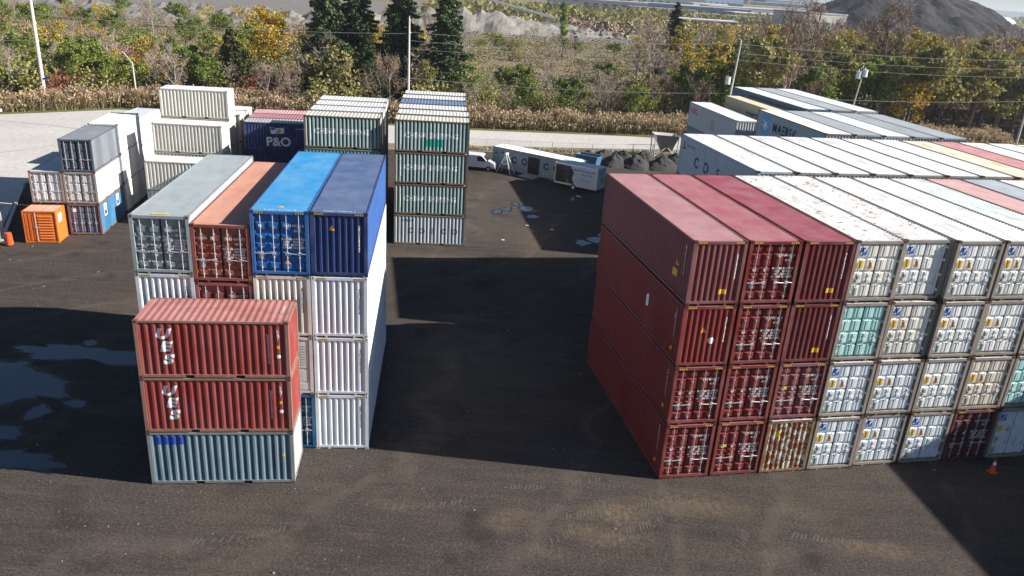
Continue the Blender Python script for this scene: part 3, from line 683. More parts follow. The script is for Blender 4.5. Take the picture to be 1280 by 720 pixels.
e20('white container with panelled doors, left of the dark grey one and one level lower', -2.5, 0, 2.6, body=(.64,.65,.66), roofc=(.62,.64,.68), framec=(.5,.38,.34), rust=.35, style='plain', bars=M_BARW, castc=(.3,.1,.06))
e20('rust red container at ground level behind the orange one', -2.5, 0.1, 0, body=(.28,.08,.06), rust=.5)
for l in range(3):
    e20('smooth white container %s, behind the dark grey one in the left cluster' % LV[min(l, 1)] if l < 2 else 'smooth white container on top, behind the dark grey one in the left cluster', -.1, 6.9, l*2.6, body=(.82,.82,.83), roofc=WROOF, rust=.05, P=2.9, d=.006, framec=(.7,.7,.72), castc=(.3,.3,.32))
E3 = Block(-42.383, 81.304, .09)
for l in range(2):
    container('pale lavender-grey container %s, furthest back in the left cluster' % ('at ground level' if l == 0 else 'upper'), E3.P(1.219, 3.029, l*2.9), E3.a, L=6.058, H=2.896, body=(.66,.67,.72), roofc=(.60,.62,.68), rust=.05, group=ge, stripes=False, P=2.9, d=.006)
# orange small container -------------------------------------------
OB = Block(-38.07, 57.331, .183); t = empty('storage_container', OB.P(1.2, .96, 0), OB.a); tag(t, 'small orange steel container with louvred doors in front of the left cluster', 'container')
OR = paint((.72,.17,.015), .25, .1); ORR = paint((.75,.42,.28), .6, .4, True); HH, HW, HD = 2.58, 1.205, .965
b = MB()
for sx in (-1, 1):
    for sy in (-1, 1):
        xs = sorted((sx*HW, sx*(HW-.09))); ys = sorted((sy*HD, sy*(HD-.09))); b.box(*xs, *ys, 0, HH)
    xs = sorted((sx*(HW-.004), sx*(HW-.085))); b.box(*xs, -HD+.09, HD-.09, HH-.1, HH-.004); b.box(*xs, -HD+.09, HD-.09, .05, .17)
for sy in (-1, 1):
    ys = sorted((sy*(HD-.004), sy*(HD-.085))); b.box(-HW+.09, HW-.09, *ys, HH-.1, HH-.004); b.box(-HW+.09, HW-.09, *ys, .05, .17)
b.build('frame', [OR], t)
b = MB()
for i in range(9):
    x0 = -HW+.09+i*(2*HW-.18)/9; x1 = x0+(2*HW-.18)/9; b.quad((x0, -HD+.09, HH-.03), (x1, -HD+.09, HH-.03), (x1, HD-.09, HH-.03), (x0, HD-.09, HH-.03)) if i % 2 else b.quad((x0, -HD+.09, HH-.012), (x1, -HD+.09, HH-.012), (x1, HD-.09, HH-.012), (x0, HD-.09, HH-.012))
b.build('roof', [ORR], t)
b = MB(); b.box(HW-.05, HW-.035, -HD+.09, HD-.09, .17, HH-.1); b.build('side_panel', [OR], t); b = MB(); b.box(-HW+.035, -HW+.05, -HD+.09, HD-.09, .17, HH-.1); b.build('side_panel', [OR], t)
b = MB(); b.box(HW-.034, HW-.028, -.45, .25, 1.55, 2.2); b.build('notice_plate', [M_WHITE], t); b = MB(); b.box(-HW+.09, HW-.09, HD-.05, HD-.035, .17, HH-.1); b.build('rear_panel', [OR], t)
b = MB(); b.box(-HW+.1, -.30, -HD+.05, -HD+.07, .19, HH-.12)
for i in range(3): b.prism([(-HW+.14+i*.27, -HD+.05), (-HW+.2+i*.27, -HD+.0), (-HW+.28+i*.27, -HD+.0), (-HW+.34+i*.27, -HD+.05)], .25, HH-.2, 0, 'y') if False else b.box(-HW+.16+i*.27, -HW+.30+i*.27, -HD+.005, -HD+.05, .25, HH-.2)
b.build('door', [OR], t)
b = MB(); b.box(-.27, HW-.1, -HD+.05, -HD+.07, .19, HH-.12); dr = b.build('door', [OR], t)
for i in range(9):
    z = .32+i*.22; b = MB(); b.prism([(-HD+.05, z), (-HD-.01, z+.02), (-HD+.05, z+.15)], -.12, HW-.28, 0, 'x'); b.build('louvre', [OR], dr)
b = MB(); b.tube([(-.285, -HD-.01, .15), (-.285, -HD-.01, HH-.1)], .03, 6); b.box(-.4, -.17, -HD-.03, -HD+.02, 1.2, 1.35); b.build('locking_bar', [M_GAL], t)

# ================================================================== workshop container, trailer, van, hopper ...
CB = Block(-3.459, 95.437, -.60)
t = container('pale grey COSCO container used as a workshop with a doorway cut in its side', CB.P(6.096, 1.219, 0), CB.a-math.pi/2, L=12.192, H=2.591, body=(.46,.53,.57), roofc=(.84,.83,.80), rust=.15, stripes=False, framec=(.45,.5,.52))
for i, ch in enumerate('COSCO'):
    if i == 2: continue
    side_art('lettering', text_mesh(ch, 1.05, bold=.05), t, 12.192, 1, [-2.9, -1.35, 0, 1.75, 3.2][i], 1.35, M_NAVYT)
side_art('lettering', text_mesh('4382', .38, bold=.015), t, 12.192, 1, -4.6, 2.0, M_NAVYT); side_art('logo_mark', art_poly([(-.3, -.2), (.3, -.2), (.3, -.13), (.05, -.08), (.05, .25), (-.05, .25), (-.05, -.08), (-.3, -.13)]), t, 12.192, 1, -5.45, 1.95, M_NAVYT)
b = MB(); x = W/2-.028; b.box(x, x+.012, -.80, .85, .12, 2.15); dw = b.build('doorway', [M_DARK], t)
b = MB(); b.box(x, x+.06, -.86, -.80, .1, 2.2); b.box(x, x+.06, .85, .91, .1, 2.2); b.box(x, x+.06, -.80, .85, 2.152, 2.21); b.build('door_frame', [simple('grey_frame', (.3,.32,.34), .5)], dw)
for i in range(9): b = MB(); b.box(x+.013, x+.02, -.7+i*.17, -.62+i*.17, .9, 2.1); b.build('strip_curtain', [simple('brown_strip', (.05,.045,.04), .6)] if i == 0 else [bpy.data.materials['brown_strip']], dw)
def rounded_mat_sheet(name, pts, z, th, mat, label=None, cat=None, kind=None):
    b = MB(); k = len(pts); b.poly([(x, y, z+th) for x, y in pts]); n = len(b.v); b.v += [(x, y, z) for x, y in pts]
    for i in range(k): j = (i+1) % k; b.f.append((i, n+i, n+j, j)); b.m.append(0)
    o = b.build(name, [mat]); tag(o, label, cat, None, kind); return o
q = [CB.P(5.0, -.15)[:2], CB.P(7.1, -.15)[:2], CB.P(7.3, -1.75)[:2], CB.P(5.1, -1.6)[:2]]
rounded_mat_sheet('steel_sheet', q, .02, .06, simple('pale_sheet', (.42,.43,.43), .5, var=.2), 'pale flat sheet lying on the ground before the workshop doorway', 'sheet')
# A-frame
fx, fy, _ = CB.P(3.1, -1.4); t = empty('trestle', (fx, fy, 0), CB.a); tag(t, 'tall white A-shaped trestle standing beside the workshop container', 'trestle')
MT = simple('trestle_paint', (.62,.64,.62), .5, var=.2)
for s in (-1, 1): 
    for yy in (-.45, .45): b = MB(); b.tube([(s*1.0, yy, 0), (0, yy*.3, 2.3)], .06, 6); b.build('leg', [MT], t)
b = MB(); b.tube([(-.5, -.28, 1.1), (.5, -.28, 1.1)], .045, 6); b.tube([(-.5, .28, 1.1), (.5, .28, 1.1)], .045, 6); b.build('cross_bar', [MT], t); b = MB(); b.box(-.12, .12, -.3, .3, 2.2, 2.42); b.build('top_plate', [MT], t)
# trailer
TR = Block(3.95, 87.338, -.543); t = empty('enclosed_trailer', TR.P(2.68, 1.05, 0), TR.a); tag(t, 'enclosed white trailer with blue welding lettering and a picture panel beside the workshop', 'trailer')
TW, TD = 2.68, 1.045; MTB = simple('trailer_skin', (.55,.60,.64), .35, var=.05); MTE = simple('trailer_trim', (.70,.71,.72), .3, .3)
b = MB(); b.box(-TW+.03, TW-.03, -TD+.03, TD-.03, .55, 2.80); b.build('body', [MTB], t)
b = MB()
for sx in (-1, 1):
    for sy in (-1, 1): xs = sorted((sx*TW, sx*(TW-.1))); ys = sorted((sy*TD, sy*(TD-.08))); b.box(*xs, *ys, .5, 2.86)
for sy in (-1, 1): ys = sorted((sy*(TD-.004), sy*(TD-.08))); b.box(-TW+.1, TW-.1, *ys, .5, .62); b.box(-TW+.1, TW-.1, *ys, 2.74, 2.856)
for sx in (-1, 1): xs = sorted((sx*(TW-.004), sx*(TW-.08))); b.box(*xs, -TD+.08, TD-.08, .5, .6); b.box(*xs, -TD+.08, TD-.08, 2.76, 2.856)
b.build('trim', [MTE], t)
b = MB(); b.quad((-TW+.08, -TD+.08, 2.83), (TW-.08, -TD+.08, 2.83), (TW-.08, 0, 2.88), (-TW+.08, 0, 2.88)); b.quad((-TW+.08, 0, 2.88), (TW-.08, 0, 2.88), (TW-.08, TD-.08, 2.83), (-TW+.08, TD-.08, 2.83)); b.build('roof', [simple('trailer_roof', (.38,.50,.58), .4)], t)
MPIC, nt_, b_ = newmat('picture_print'); tc = N(nt_, 'ShaderNodeTexCoord'); nz = N(nt_, 'ShaderNodeTexNoise', i_Scale=1.4, i_Detail=3.0); nt_.links.new(tc.outputs['Object'], nz.inputs['Vector'])
nt_.links.new(ramp(nt_, nz.outputs['Fac'], [(0.4, (.006,.006,.008)), (.55, (.02,.015,.01)), (.63, (.12,.07,.02)), (.72, (.45,.42,.38))]), b_.inputs['Base Color']); b_.inputs['Roughness'].default_value = .4
b = MB(); b.poly([(-TW+.12, -TD+.020, .7), (-.15, -TD+.020, .7), (-.45, -TD+.020, 1.3), (-.25, -TD+.020, 2.0), (-.7, -TD+.020, 2.66), (-TW+.12, -TD+.020, 2.66)]); b.build('picture_panel', [MPIC], t)
flat_text('lettering', 'Complete Mobile Welding Inc.', .34, t, (.35, -TD+.012, 2.35), M_BLUED, bold=.006); flat_text('lettering', '905 308 9298', .25, t, (1.35, -TD+.012, 1.92), M_NAVYT, bold=.004)
flat_text('lettering', 'Fabrication\nStructural Steel Repair\nMobile Welding', .17, t, (1.15, -TD+.012, 1.35), M_BLUED)
flat_text('lettering', 'Mobile\nWelding', .32, t, (TW-.015, 0, 2.3), M_BLUED, face='+x', shear=.3)
b = MB(); b.box(TW-.026, TW-.01, -.1, .6, 1.25, 1.7); b.build('green_panel', [simple('green_sign', (.05,.3,.12), .5)], t)
b = MB(); b.box(TW-.031, TW-.008, .05, .4, 1.38, 1.6); b.build('yellow_badge', [M_YEL], t)
for s in (-1, 1):
    for x in (-.2,):
        b = MB(); b.tube([(x, s*(TD-.22), .34), (x, s*(TD-.0), .34)], .34, 18); w_ = b.build('wheel', [M_TYRE], t); b = MB(); b.tube([(x, s*(TD-.05), .34), (x, s*(TD+.015), .34)], .17, 14); b.build('rim', [M_WPAINT], w_)
b = MB(); b.box(-TW+.1, TW-.1, -.8, .8, .40, .54); b.tube([(-TW, -.5, .46), (-TW-1.2, 0, .46)], .05, 6); b.tube([(-TW, .5, .46), (-TW-1.2, 0, .46)], .05, 6); b.tube([(-TW-1.1, 0, .1), (-TW-1.1, 0, .8)], .05, 6); b.build('chassis', [simple('grey_steel', (.2,.2,.21), .6)], t)
# blue skip body behind the trailer
t = empty('skip_bin', (8.6, 98.4, 0), -.5); t.scale = (.85, .85, .85); tag(t, 'small open blue steel bin behind the welding trailer', 'bin'); MB_ = simple('bin_blue', (.07,.15,.25), .5, var=.2)
b = MB(); b.quad((-1.5, -.9, .5), (1.5, -.9, .5), (1.8, -1.0, 2.0), (-1.8, -1.0, 2.0)); b.quad((1.5, .9, .5), (-1.5, .9, .5), (-1.8, 1.0, 2.0), (1.8, 1.0, 2.0)); b.quad((1.5, -.9, .5), (1.5, .9, .5), (1.8, 1.0, 2.0), (1.8, -1.0, 2.0)); b.quad((-1.5, .9, .5), (-1.5, -.9, .5), (-1.8, -1.0, 2.0), (-1.8, 1.0, 2.0)); b.quad((-1.5, -.9, .52), (1.5, -.9, .52), (1.5, .9, .52), (-1.5, .9, .52)); b.build('hull', [MB_], t)
b = MB(); b.box(-1.85, 1.85, -1.06, -.98, 1.95, 2.07); b.box(-1.85, 1.85, .98, 1.06, 1.95, 2.07); b.box(-1.3, -1.1, -.7, .7, 0, .5); b.box(1.1, 1.3, -.7, .7, 0, .5); b.build('rim', [simple('bin_rim', (.3,.4,.5), .5)], t)
# van (nose shows right of the centre stack)
t = empty('parked_van', (-5.2, 93.6, 0), -.12); t.scale = (.92, .92, .9); tag(t, 'white van with its nose showing right of the centre stack', 'van')
prof = [(-2.7, .45), (-2.7, 1.95), (-2.55, 2.1), (.55, 2.1), (.85, 2.0), (1.55, 1.28), (2.35, 1.08), (2.5, .9), (2.52, .45)]
b = MB(); b.prism([(x, z) for x, z in prof], -.95, .95, 0, 'y'); o = b.build('body', [M_WPAINT], t); md_ = o.modifiers.new('bevel', 'BEVEL'); md_.width = .07; md_.segments = 2
for s in (-1, 1):
    b = MB(); b.prism([(.15, 1.3), (.15, 1.92), (.72, 1.9), (1.35, 1.3)], s*.945, s*.965, 0, 'y'); b.build('side_window', [M_GLASS], t)
    for x in (-1.7, 1.65):
        b = MB(); b.tube([(x, s*.72, .36), (x, s*.97, .36)], .36, 18); w_ = b.build('wheel', [M_TYRE], t); b = MB(); b.tube([(x, s*.93, .36), (x, s*.985, .36)], .19, 12); b.build('rim', [M_GAL], w_)
    b = MB(); b.box(2.42, 2.53, s*.55-.17, s*.55+.17, .74, .92); b.build('headlight', [simple('lamp_glass', (.6,.6,.58), .15)], t); b = MB(); b.box(.95, 1.1, s*1.0-.08, s*1.0+.08, 1.3, 1.5); b.build('mirror', [M_BLACK], t)
b = MB(); b.quad((.93, -.82, 1.94), (1.53, -.85, 1.34), (1.53, .85, 1.34), (.93, .82, 1.94)); b.build('windscreen', [M_GLASS], t); b = MB(); b.box(2.45, 2.6, -.9, .9, .38, .56); b.build('bumper', [M_GREYD], t)
# hopper on legs
t = empty('hopper', (19.7, 108.0, 0), .05); tag(t, 'off-white steel hopper on splayed legs by the road fence', 'hopper'); MH = simple('hopper_paint', (.66,.63,.60), .6, var=.25)
top = [(-1.75, -1.2, 3.35), (1.6, -1.2, 3.25), (1.6, 1.2, 3.25), (-1.75, 1.2, 3.35)]; bot = [(-.5, -.4, .95), (.9, -.4, .95), (.9, .4, .95), (-.5, .4, .95)]
b = MB()
for i in (0, 1, 2, 3): j = (i+1) % 4; b.quad(bot[i], bot[j], top[j], top[i], 1 if i == 0 else 0)
b.build('bin', [MH, simple('hopper_inner', (.30,.25,.23), .8, var=.3)], t)
for (x, y) in ((-1.7, -1.15), (1.55, -1.15), (1.55, 1.15), (-1.7, 1.15)): b = MB(); b.tube([(x, y, 3.3), (x*.95, y*1.05, 0)], .08, 5); b.build('leg', [MH], t)
for s in (-1, 1): b = MB(); b.tube([(-1.7, s*1.15, .3), (.1, s*.6, 1.6)], .05, 5); b.tube([(1.55, s*1.15, .3), (.2, s*.6, 1.6)], .05, 5); b.build('brace', [MH], t)
# heaps of black gravel
MHEAP = simple('black_gravel', (.05,.046,.045), .95, var=.5, scale=2.5)
def heap(x, y, r, h, seed, mat, label, name='gravel_heap', group=None, seg=26, ridged=.25, cat='heap', aspect=1.0):
    b = MB(); rr = random.Random(seed); rings = 8; base = len(b.v); b.v.append((0, 0, h))
    for i in range(1, rings+1):
        for j in range(seg):
            q = 2*math.pi*j/seg; f = i/rings; rad = r*f*(1+.22*mnoise.noise(Vector((math.cos(q)*1.3+seed, math.sin(q)*1.3, f*.6))))
            z = h*(1-f)**1.0*(1+ridged*mnoise.noise(Vector((rad*math.cos(q)*1.5/r*3+seed*3, rad*math.sin(q)*1.5/r*3, seed)))) ; b.v.append((rad*math.cos(q)*aspect, rad*math.sin(q), max(-.05, z if i < rings else -.05)))
    for j in range(seg): b.f.append((0, 1+j, 1+(j+1) % seg)); b.m.append(0)
    for i in range(rings-1):
        for j in range(seg): a_ = 1+i*seg+j; c_ = 1+i*seg+(j+1) % seg; b.f.append((a_, a_+seg, c_+seg, c_)); b.m.append(0)
    o = b.build(name, [mat], None, (x, y, 0), rr.uniform(0, 6)); tag(o, label, cat, group); return o
for i, (x, y, r, h) in enumerate([(11.0, 104.0, 2.4, 1.5), (13.6, 103.6, 2.6, 1.6), (16.4, 103.6, 2.7, 1.8), (18.6, 101.4, 2.6, 1.7), (15.0, 101.2, 2.6, 1.6), (12.3, 101.6, 2.3, 1.5), (20.6, 103.8, 2.5, 1.6), (9.0, 103.8, 1.9, 1.3)]):
    heap(x, y, r, h, i, MHEAP, 'heap of black gravel between the welding trailer and the hopper', group='black gravel heaps by the fence')
heap(-8.6, 99.5, 2.4, 1.7, 31, simple('grey_rubble', (.22,.19,.16), .95, var=.4), 'grey-brown dirt heap behind the nose of the white van')

# traffic cone, drum
t = empty('traffic_cone', (24.512, 33.66, 0), .3); tag(t, 'orange traffic cone with white collar on the shaded asphalt at right', 'cone')
MO = simple('cone_orange', (.75,.09,.02), .5)
b = MB(); b.box(-.19, .19, -.19, .19, 0, .035); b.build('base', [MO], t); b = MB(); b.tube([(0, 0, .03), (0, 0, .74)], [.145, .03], 16); b.build('cone', [MO], t); b = MB(); b.tube([(0, 0, .44), (0, 0, .60)], [.083, .059], 16); b.build('collar', [M_WHITE], t)
t = empty('barrel', (-38.9, 56.6, 0)); tag(t, 'orange and white striped traffic barrel at the left edge', 'barrel')
b = MB(); b.tube([(0, 0, 0), (0, 0, .08)], .36, 14); b.build('base', [M_BLACK], t); b = MB(); b.tube([(0, 0, .08), (0, 0, 1.0)], [.29, .23], 14); b.build('body', [MO], t)
for z in (.35, .68): b = MB(); b.tube([(0, 0, z), (0, 0, z+.13)], [.283-.065*z, .277-.065*z], 14); b.build('stripe', [M_WHITE], t)
# broken gate panel at the left edge
t = empty('fence_panel', (-39.55, 56.3, 0), 2.0); tag(t, 'leaning galvanised fence panel beside the striped barrel', 'fence')
for x in (0, 2.6): b = MB(); b.tube([(x, 0, 0), (x-.1, 0, 2.0)], .04, 6); b.build('post', [M_GAL], t)
b = MB()
for z in (.1, 1.0, 1.9): b.tube([(0, 0, z), (2.55, 0, z)], .025, 5)
b.build('rail', [M_GAL], t); b = MB()
for i in range(18): b.tube([(i*.145, 0, .1), (i*.145, 0, 1.9)], .006, 3)
for i in range(14): b.tube([(0, 0, .1+i*.135), (2.5, 0, .1+i*.135)], .006, 3)
b.build('wire_mesh', [M_GAL], t)

# ================================================================== GROUND, ROAD, YARD
def ground_mat():
    m, nt, b = newmat('yard_asphalt'); L = nt.links; tc = N(nt, 'ShaderNodeTexCoord'); P = tc.outputs['Object']
    big = N(nt, 'ShaderNodeTexNoise', i_Scale=0.09, i_Detail=6.0, i_Roughness=.6); L.new(P, big.inputs['Vector'])
    mid = N(nt, 'ShaderNodeTexNoise', i_Scale=0.7, i_Detail=8.0, i_Roughness=.7); L.new(P, mid.inputs['Vector'])
    fin = N(nt, 'ShaderNodeTexNoise', i_Scale=9.0, i_Detail=6.0, i_Roughness=.8); L.new(P, fin.inputs['Vector'])
    mp = N(nt, 'ShaderNodeMapping'); L.new(P, mp.inputs[0]); mp.inputs['Scale'].default_value = (.18, 1.6, 1); mp.inputs['Rotation'].default_value = (0, 0, .15)
    tr = N(nt, 'ShaderNodeTexNoise', i_Scale=1.0, i_Detail=5.0, i_Roughness=.7); L.new(mp.outputs[0], tr.inputs['Vector'])
    col = mixc(nt, ramp(nt, big.outputs['Fac'], [(.35, 0), (.65, 1)]), (.053,.0445,.041), (.080,.0685,.062))
    col = mixc(nt, ramp(nt, tr.outputs['Fac'], [(.42, 0), (.68, .75)]), col, (.105,.085,.068))
    col = mixc(nt, ramp(nt, mid.outputs['Fac'], [(.25, .5), (.5, 0)]), col, (.04,.034,.034))
    col = mixc(nt, ramp(nt, fin.outputs['Fac'], [(.36, .75), (.52, 0)]), col, (.022,.019,.019))
    col = mixc(nt, ramp(nt, fin.outputs['Fac'], [(.52, 0), (.66, .6)]), col, (.155,.13,.11))
    vo = N(nt, 'ShaderNodeTexVoronoi', i_Scale=7.0); L.new(P, vo.inputs['Vector'])
    peb = mth(nt, 'LESS_THAN', vo.outputs['Distance'], .11)
    pr = N(nt, 'ShaderNodeSeparateColor'); L.new(vo.outputs['Color'], pr.inputs[0]); peb = mth(nt, 'MULTIPLY', peb, mth(nt, 'GREATER_THAN', pr.outputs[0], .80))
    col = mixc(nt, mth(nt, 'MULTIPLY', peb, .8), col, (.19,.18,.165))
    # dusty tan scuffs where machines turned
    tan = None
    dist = N(nt, 'ShaderNodeVectorMath', operation='ADD'); L.new(P, dist.inputs[0]); nv = N(nt, 'ShaderNodeTexNoise', i_Scale=.8, i_Detail=4.0); L.new(P, nv.inputs['Vector'])
    sc = N(nt, 'ShaderNodeVectorMath', operation='SCALE'); L.new(nv.outputs['Color'], sc.inputs[0]); sc.inputs['Scale'].default_value = 1.6; L.new(sc.outputs[0], dist.inputs[1])
    for x, y, rx, ry, s in ((5.2, 28.4, 1.3, .8, 1.0), (8.6, 29.4, 2.2, .9, .85), (5.0, 26.6, 1.5, .6, .8), (3.6, 27.2, .9, .5, .6), (16.0, 27.0, 1.6, .5, .8), (13.4, 29.4, 1.2, .45, .5), (0.6, 27.4, 1.2, .5, .6), (-4.2, 28.0, 1.4, .4, .45), (1.9, 25.5, 1.0, .5, .5),
                            (-9, 25.5, 1.6, .4, .35), (11.5, 26.2, 1.0, .4, .45), (-5.5, 60.5, 6, .9, .6), (2.0, 66, 2, 4, .5), (-6, 85, 5, 4, .35), (-20, 47, 8, 2, .4), (-3, 48.2, 5, .5, .4)):
        s1 = N(nt, 'ShaderNodeVectorMath', operation='SUBTRACT'); L.new(dist.outputs[0], s1.inputs[0]); s1.inputs[1].default_value = (x+.8, y+.8, .8)
        s2 = N(nt, 'ShaderNodeVectorMath', operation='MULTIPLY'); L.new(s1.outputs[0], s2.inputs[0]); s2.inputs[1].default_value = (1/rx, 1/ry, 0)
        s3 = N(nt, 'ShaderNodeVectorMath', operation='LENGTH'); L.new(s2.outputs[0], s3.inputs[0])
        mr = N(nt, 'ShaderNodeMapRange'); L.new(s3.outputs['Value'], mr.inputs[0]); mr.inputs[1].default_value = 0.2; mr.inputs[2].default_value = 1.5; mr.inputs[3].default_value = s; mr.inputs[4].default_value = 0
        tan = mr.outputs[0] if tan is None else mth(nt, 'MAXIMUM', tan, mr.outputs[0])
    wv = N(nt, 'ShaderNodeTexNoise', i_Scale=4.0, i_Detail=6.0, i_Roughness=.8); L.new(P, wv.inputs['Vector'])
    tan = mth(nt, 'MULTIPLY', tan, ramp(nt, wv.outputs['Fac'], [(.38, 0), (.62, 1)]))
    wt = N(nt, 'ShaderNodeTexWave', i_Scale=.75, i_Distortion=3.0, i_Detail=2.0); wt.inputs['Detail Scale'].default_value = 1.5; L.new(P, wt.inputs['Vector'])
    col = mixc(nt, mth(nt, 'MULTIPLY', tan, ramp(nt, wt.outputs['Fac'], [(.2, .72), (.6, 1)])), col, (.20,.148,.10))
    # long wheel tracks sweeping through the lane
    mp2 = N(nt, 'ShaderNodeMapping'); L.new(P, mp2.inputs[0]); mp2.inputs['Rotation'].default_value = (0, 0, .35)
    w2 = N(nt, 'ShaderNodeTexWave', i_Scale=.045, i_Distortion=22.0, i_Detail=4.0); w2.inputs['Detail Scale'].default_value = .6; L.new(mp2.outputs[0], w2.inputs['Vector'])
    col = mixc(nt, mth(nt, 'MULTIPLY', ramp(nt, w2.outputs['Fac'], [(.92, 0), (1.0, .38)]), ramp(nt, mid.outputs['Fac'], [(.35, 0), (.6, 1)])), col, (.14,.115,.095))
    st = N(nt, 'ShaderNodeTexNoise', i_Scale=.32, i_Detail=4.0, i_Roughness=.55); L.new(P, st.inputs['Vector'])
    col = mixc(nt, ramp(nt, st.outputs['Fac'], [(.28, .55), (.42, 0)]), col, (.024,.021,.021))
    L.new(col, b.inputs['Base Color']); b.inputs['Roughness'].default_value = 1.0; b.inputs['Specular IOR Level'].default_value = .06
    bp = N(nt, 'ShaderNodeBump', i_Strength=.8, i_Distance=.06); hm = mth(nt, 'ADD', mth(nt, 'MULTIPLY', fin.outputs['Fac'], .7), mid.outputs['Fac']); L.new(hm, bp.inputs['Height']); L.new(bp.outputs[0], b.inputs['Normal'])
    return m
def noise_mat(name, stops, scale, rough=.95, scale2=None, stretch=(1,1,1), bump=.3, bscale=2.0):
    m, nt, b = newmat(name); L = nt.links; tc = N(nt, 'ShaderNodeTexCoord'); mp = N(nt, 'ShaderNodeMapping'); L.new(tc.outputs['Object'], mp.inputs[0]); mp.inputs['Scale'].default_value = stretch
    n1 = N(nt, 'ShaderNodeTexNoise', i_Scale=scale, i_Detail=8.0, i_Roughness=.65); L.new(mp.outputs[0], n1.inputs['Vector'])
    c = ramp(nt, n1.outputs['Fac'], stops)
    n2 = N(nt, 'ShaderNodeTexNoise', i_Scale=scale2 or scale*8, i_Detail=6.0, i_Roughness=.75); L.new(mp.outputs[0], n2.inputs['Vector'])
    c = mixc(nt, .55, c, ramp(nt, n2.outputs['Fac'], [(.3, .45), (.7, 1.0)]), 'MULTIPLY')
    L.new(c, b.inputs['Base Color']); b.inputs['Roughness'].default_value = rough; b.inputs['Specular IOR Level'].default_value = .2
    if bump:
        bp = N(nt, 'ShaderNodeBump', i_Strength=bump, i_Distance=.2); n3 = N(nt, 'ShaderNodeTexNoise', i_Scale=bscale, i_Detail=6.0); L.new(tc.outputs['Object'], n3.inputs['Vector']); L.new(n3.outputs['Fac'], bp.inputs['Height']); L.new(bp.outputs[0], b.inputs['Normal'])
    return m
def sheet(name, pts, z, mat, kind='structure'):
    b = MB(); b.poly([(x, y, z) for x, y in pts]); o = b.build(name, [mat]); o['kind'] = kind; return o
M_SCRUB = noise_mat('scrub_soil', [(.3, (.16,.13,.08)), (.45, (.25,.19,.13)), (.55, (.22,.19,.10)), (.7, (.32,.25,.18))], .03, stretch=(.6, 1.6, 1), bump=.6)
sheet('ground', [(-9000, -600), (9000, -600), (9000, 2600), (-9000, 2600)], -.02, M_SCRUB)
M_WATER, nt_, b_ = newmat('lake_water'); b_.inputs['Base Color'].default_value = (.10,.20,.28,1); b_.inputs['Roughness'].default_value = .25
sheet('lake', [(-20000, 2600), (24000, 2600), (24000, 22000), (-20000, 22000)], -.4, M_WATER)
M_YARD = ground_mat()
yard = sheet('yard', [(-34, -40), (170, -40), (170, 150), (19.5, 109.0), (-6.9, 103.8), (-22, 100.5), (-37, 99.0), (-50, 97.5), (-52.5, 88), (-47.8, 73.4), (-39.5, 56.2), (-52, 30), (-60, -40)], .0, M_YARD)
M_VERGE = noise_mat('gravel_verge', [(.3, (.20,.16,.12)), (.7, (.34,.29,.23))], .25)
sheet('verge', [(-50, 97.5), (-37, 99), (-22, 100.5), (-6.9, 103.8), (19.5, 109.0), (60, 120), (60, 128), (19.3, 114.2), (-6.9, 107.9), (-25, 105.8), (-50, 103)], .006, M_VERGE)
def conc_mat():
    m = noise_mat('road_concrete', [(.3, (.55,.52,.49)), (.7, (.67,.645,.61))], .08, .9, 1.5, bump=.1); return m
M_ROAD = conc_mat()
sheet('road', [(-110, 94), (-78, 103.5), (-70, 109.3), (-60.6, 117.3), (-48, 118.0), (-7.8, 119.8), (20.8, 124.1), (90, 141), (90, 131), (19.3, 113.9), (-6.9, 107.6), (-50, 100.3), (-50.2, 97.6), (-52.8, 88), (-48.1, 73.4), (-40.2, 56.5), (-52.5, 30), (-75, 30), (-120, 60)], .012, M_ROAD)
b = MB()   # raised kerb along the yard side of the drive
for (xa, ya), (xb, yb) in (((-40.0, 57.4), (-47.7, 72.6)), ((-48.3, 74.6), (-52.4, 87.0))):
    d = Vector((xb-xa, yb-ya, 0)).normalized(); n = Vector((-d.y, d.x, 0))*.12
    p = [(xa+n.x, ya+n.y), (xa-n.x, ya-n.y), (xb-n.x, yb-n.y), (xb+n.x, yb+n.y)]
    for i in range(4): j = (i+1) % 4; b.quad((*p[i], 0), (*p[j], 0), (*p[j], .14), (*p[i], .14))
    b.poly([(*q, .14) for q in p])
b.build('kerb', [simple('kerb_concrete', (.5,.48,.44), .9)])['kind'] = 'structure'
b = MB()   # tar-filled cracks in the concrete
for pts in ([(-71, 103.5), (-62, 102.6), (-56, 100.8), (-50.6, 99.6)], [(-60, 84), (-56.5, 88), (-54.5, 93)]):
    for (xa, ya), (xb, yb) in zip(pts, pts[1:]): b.quad((xa, ya, .017), (xb, yb, .017), (xb, yb+.14, .017), (xa, ya+.14, .017))
b.build('road_crack', [simple('tar_seal', (.12,.11,.10), .8)])['kind'] = 'structure'
M_GRASS = noise_mat('mown_grass', [(.3, (.10,.14,.035)), (.7, (.17,.20,.06))], .5)
sheet('grass_verge', [(-78, 103.5), (-70, 109.3), (-60.6, 117.3), (-48, 118.0), (-7.8, 119.8), (20.8, 124.1), (90, 141), (90, 142.6), (20.8, 125.6), (-7.8, 121.2), (-48, 119.5), (-61, 118.9), (-71.2, 110.6), (-79.5, 104.6)], .02, M_GRASS)
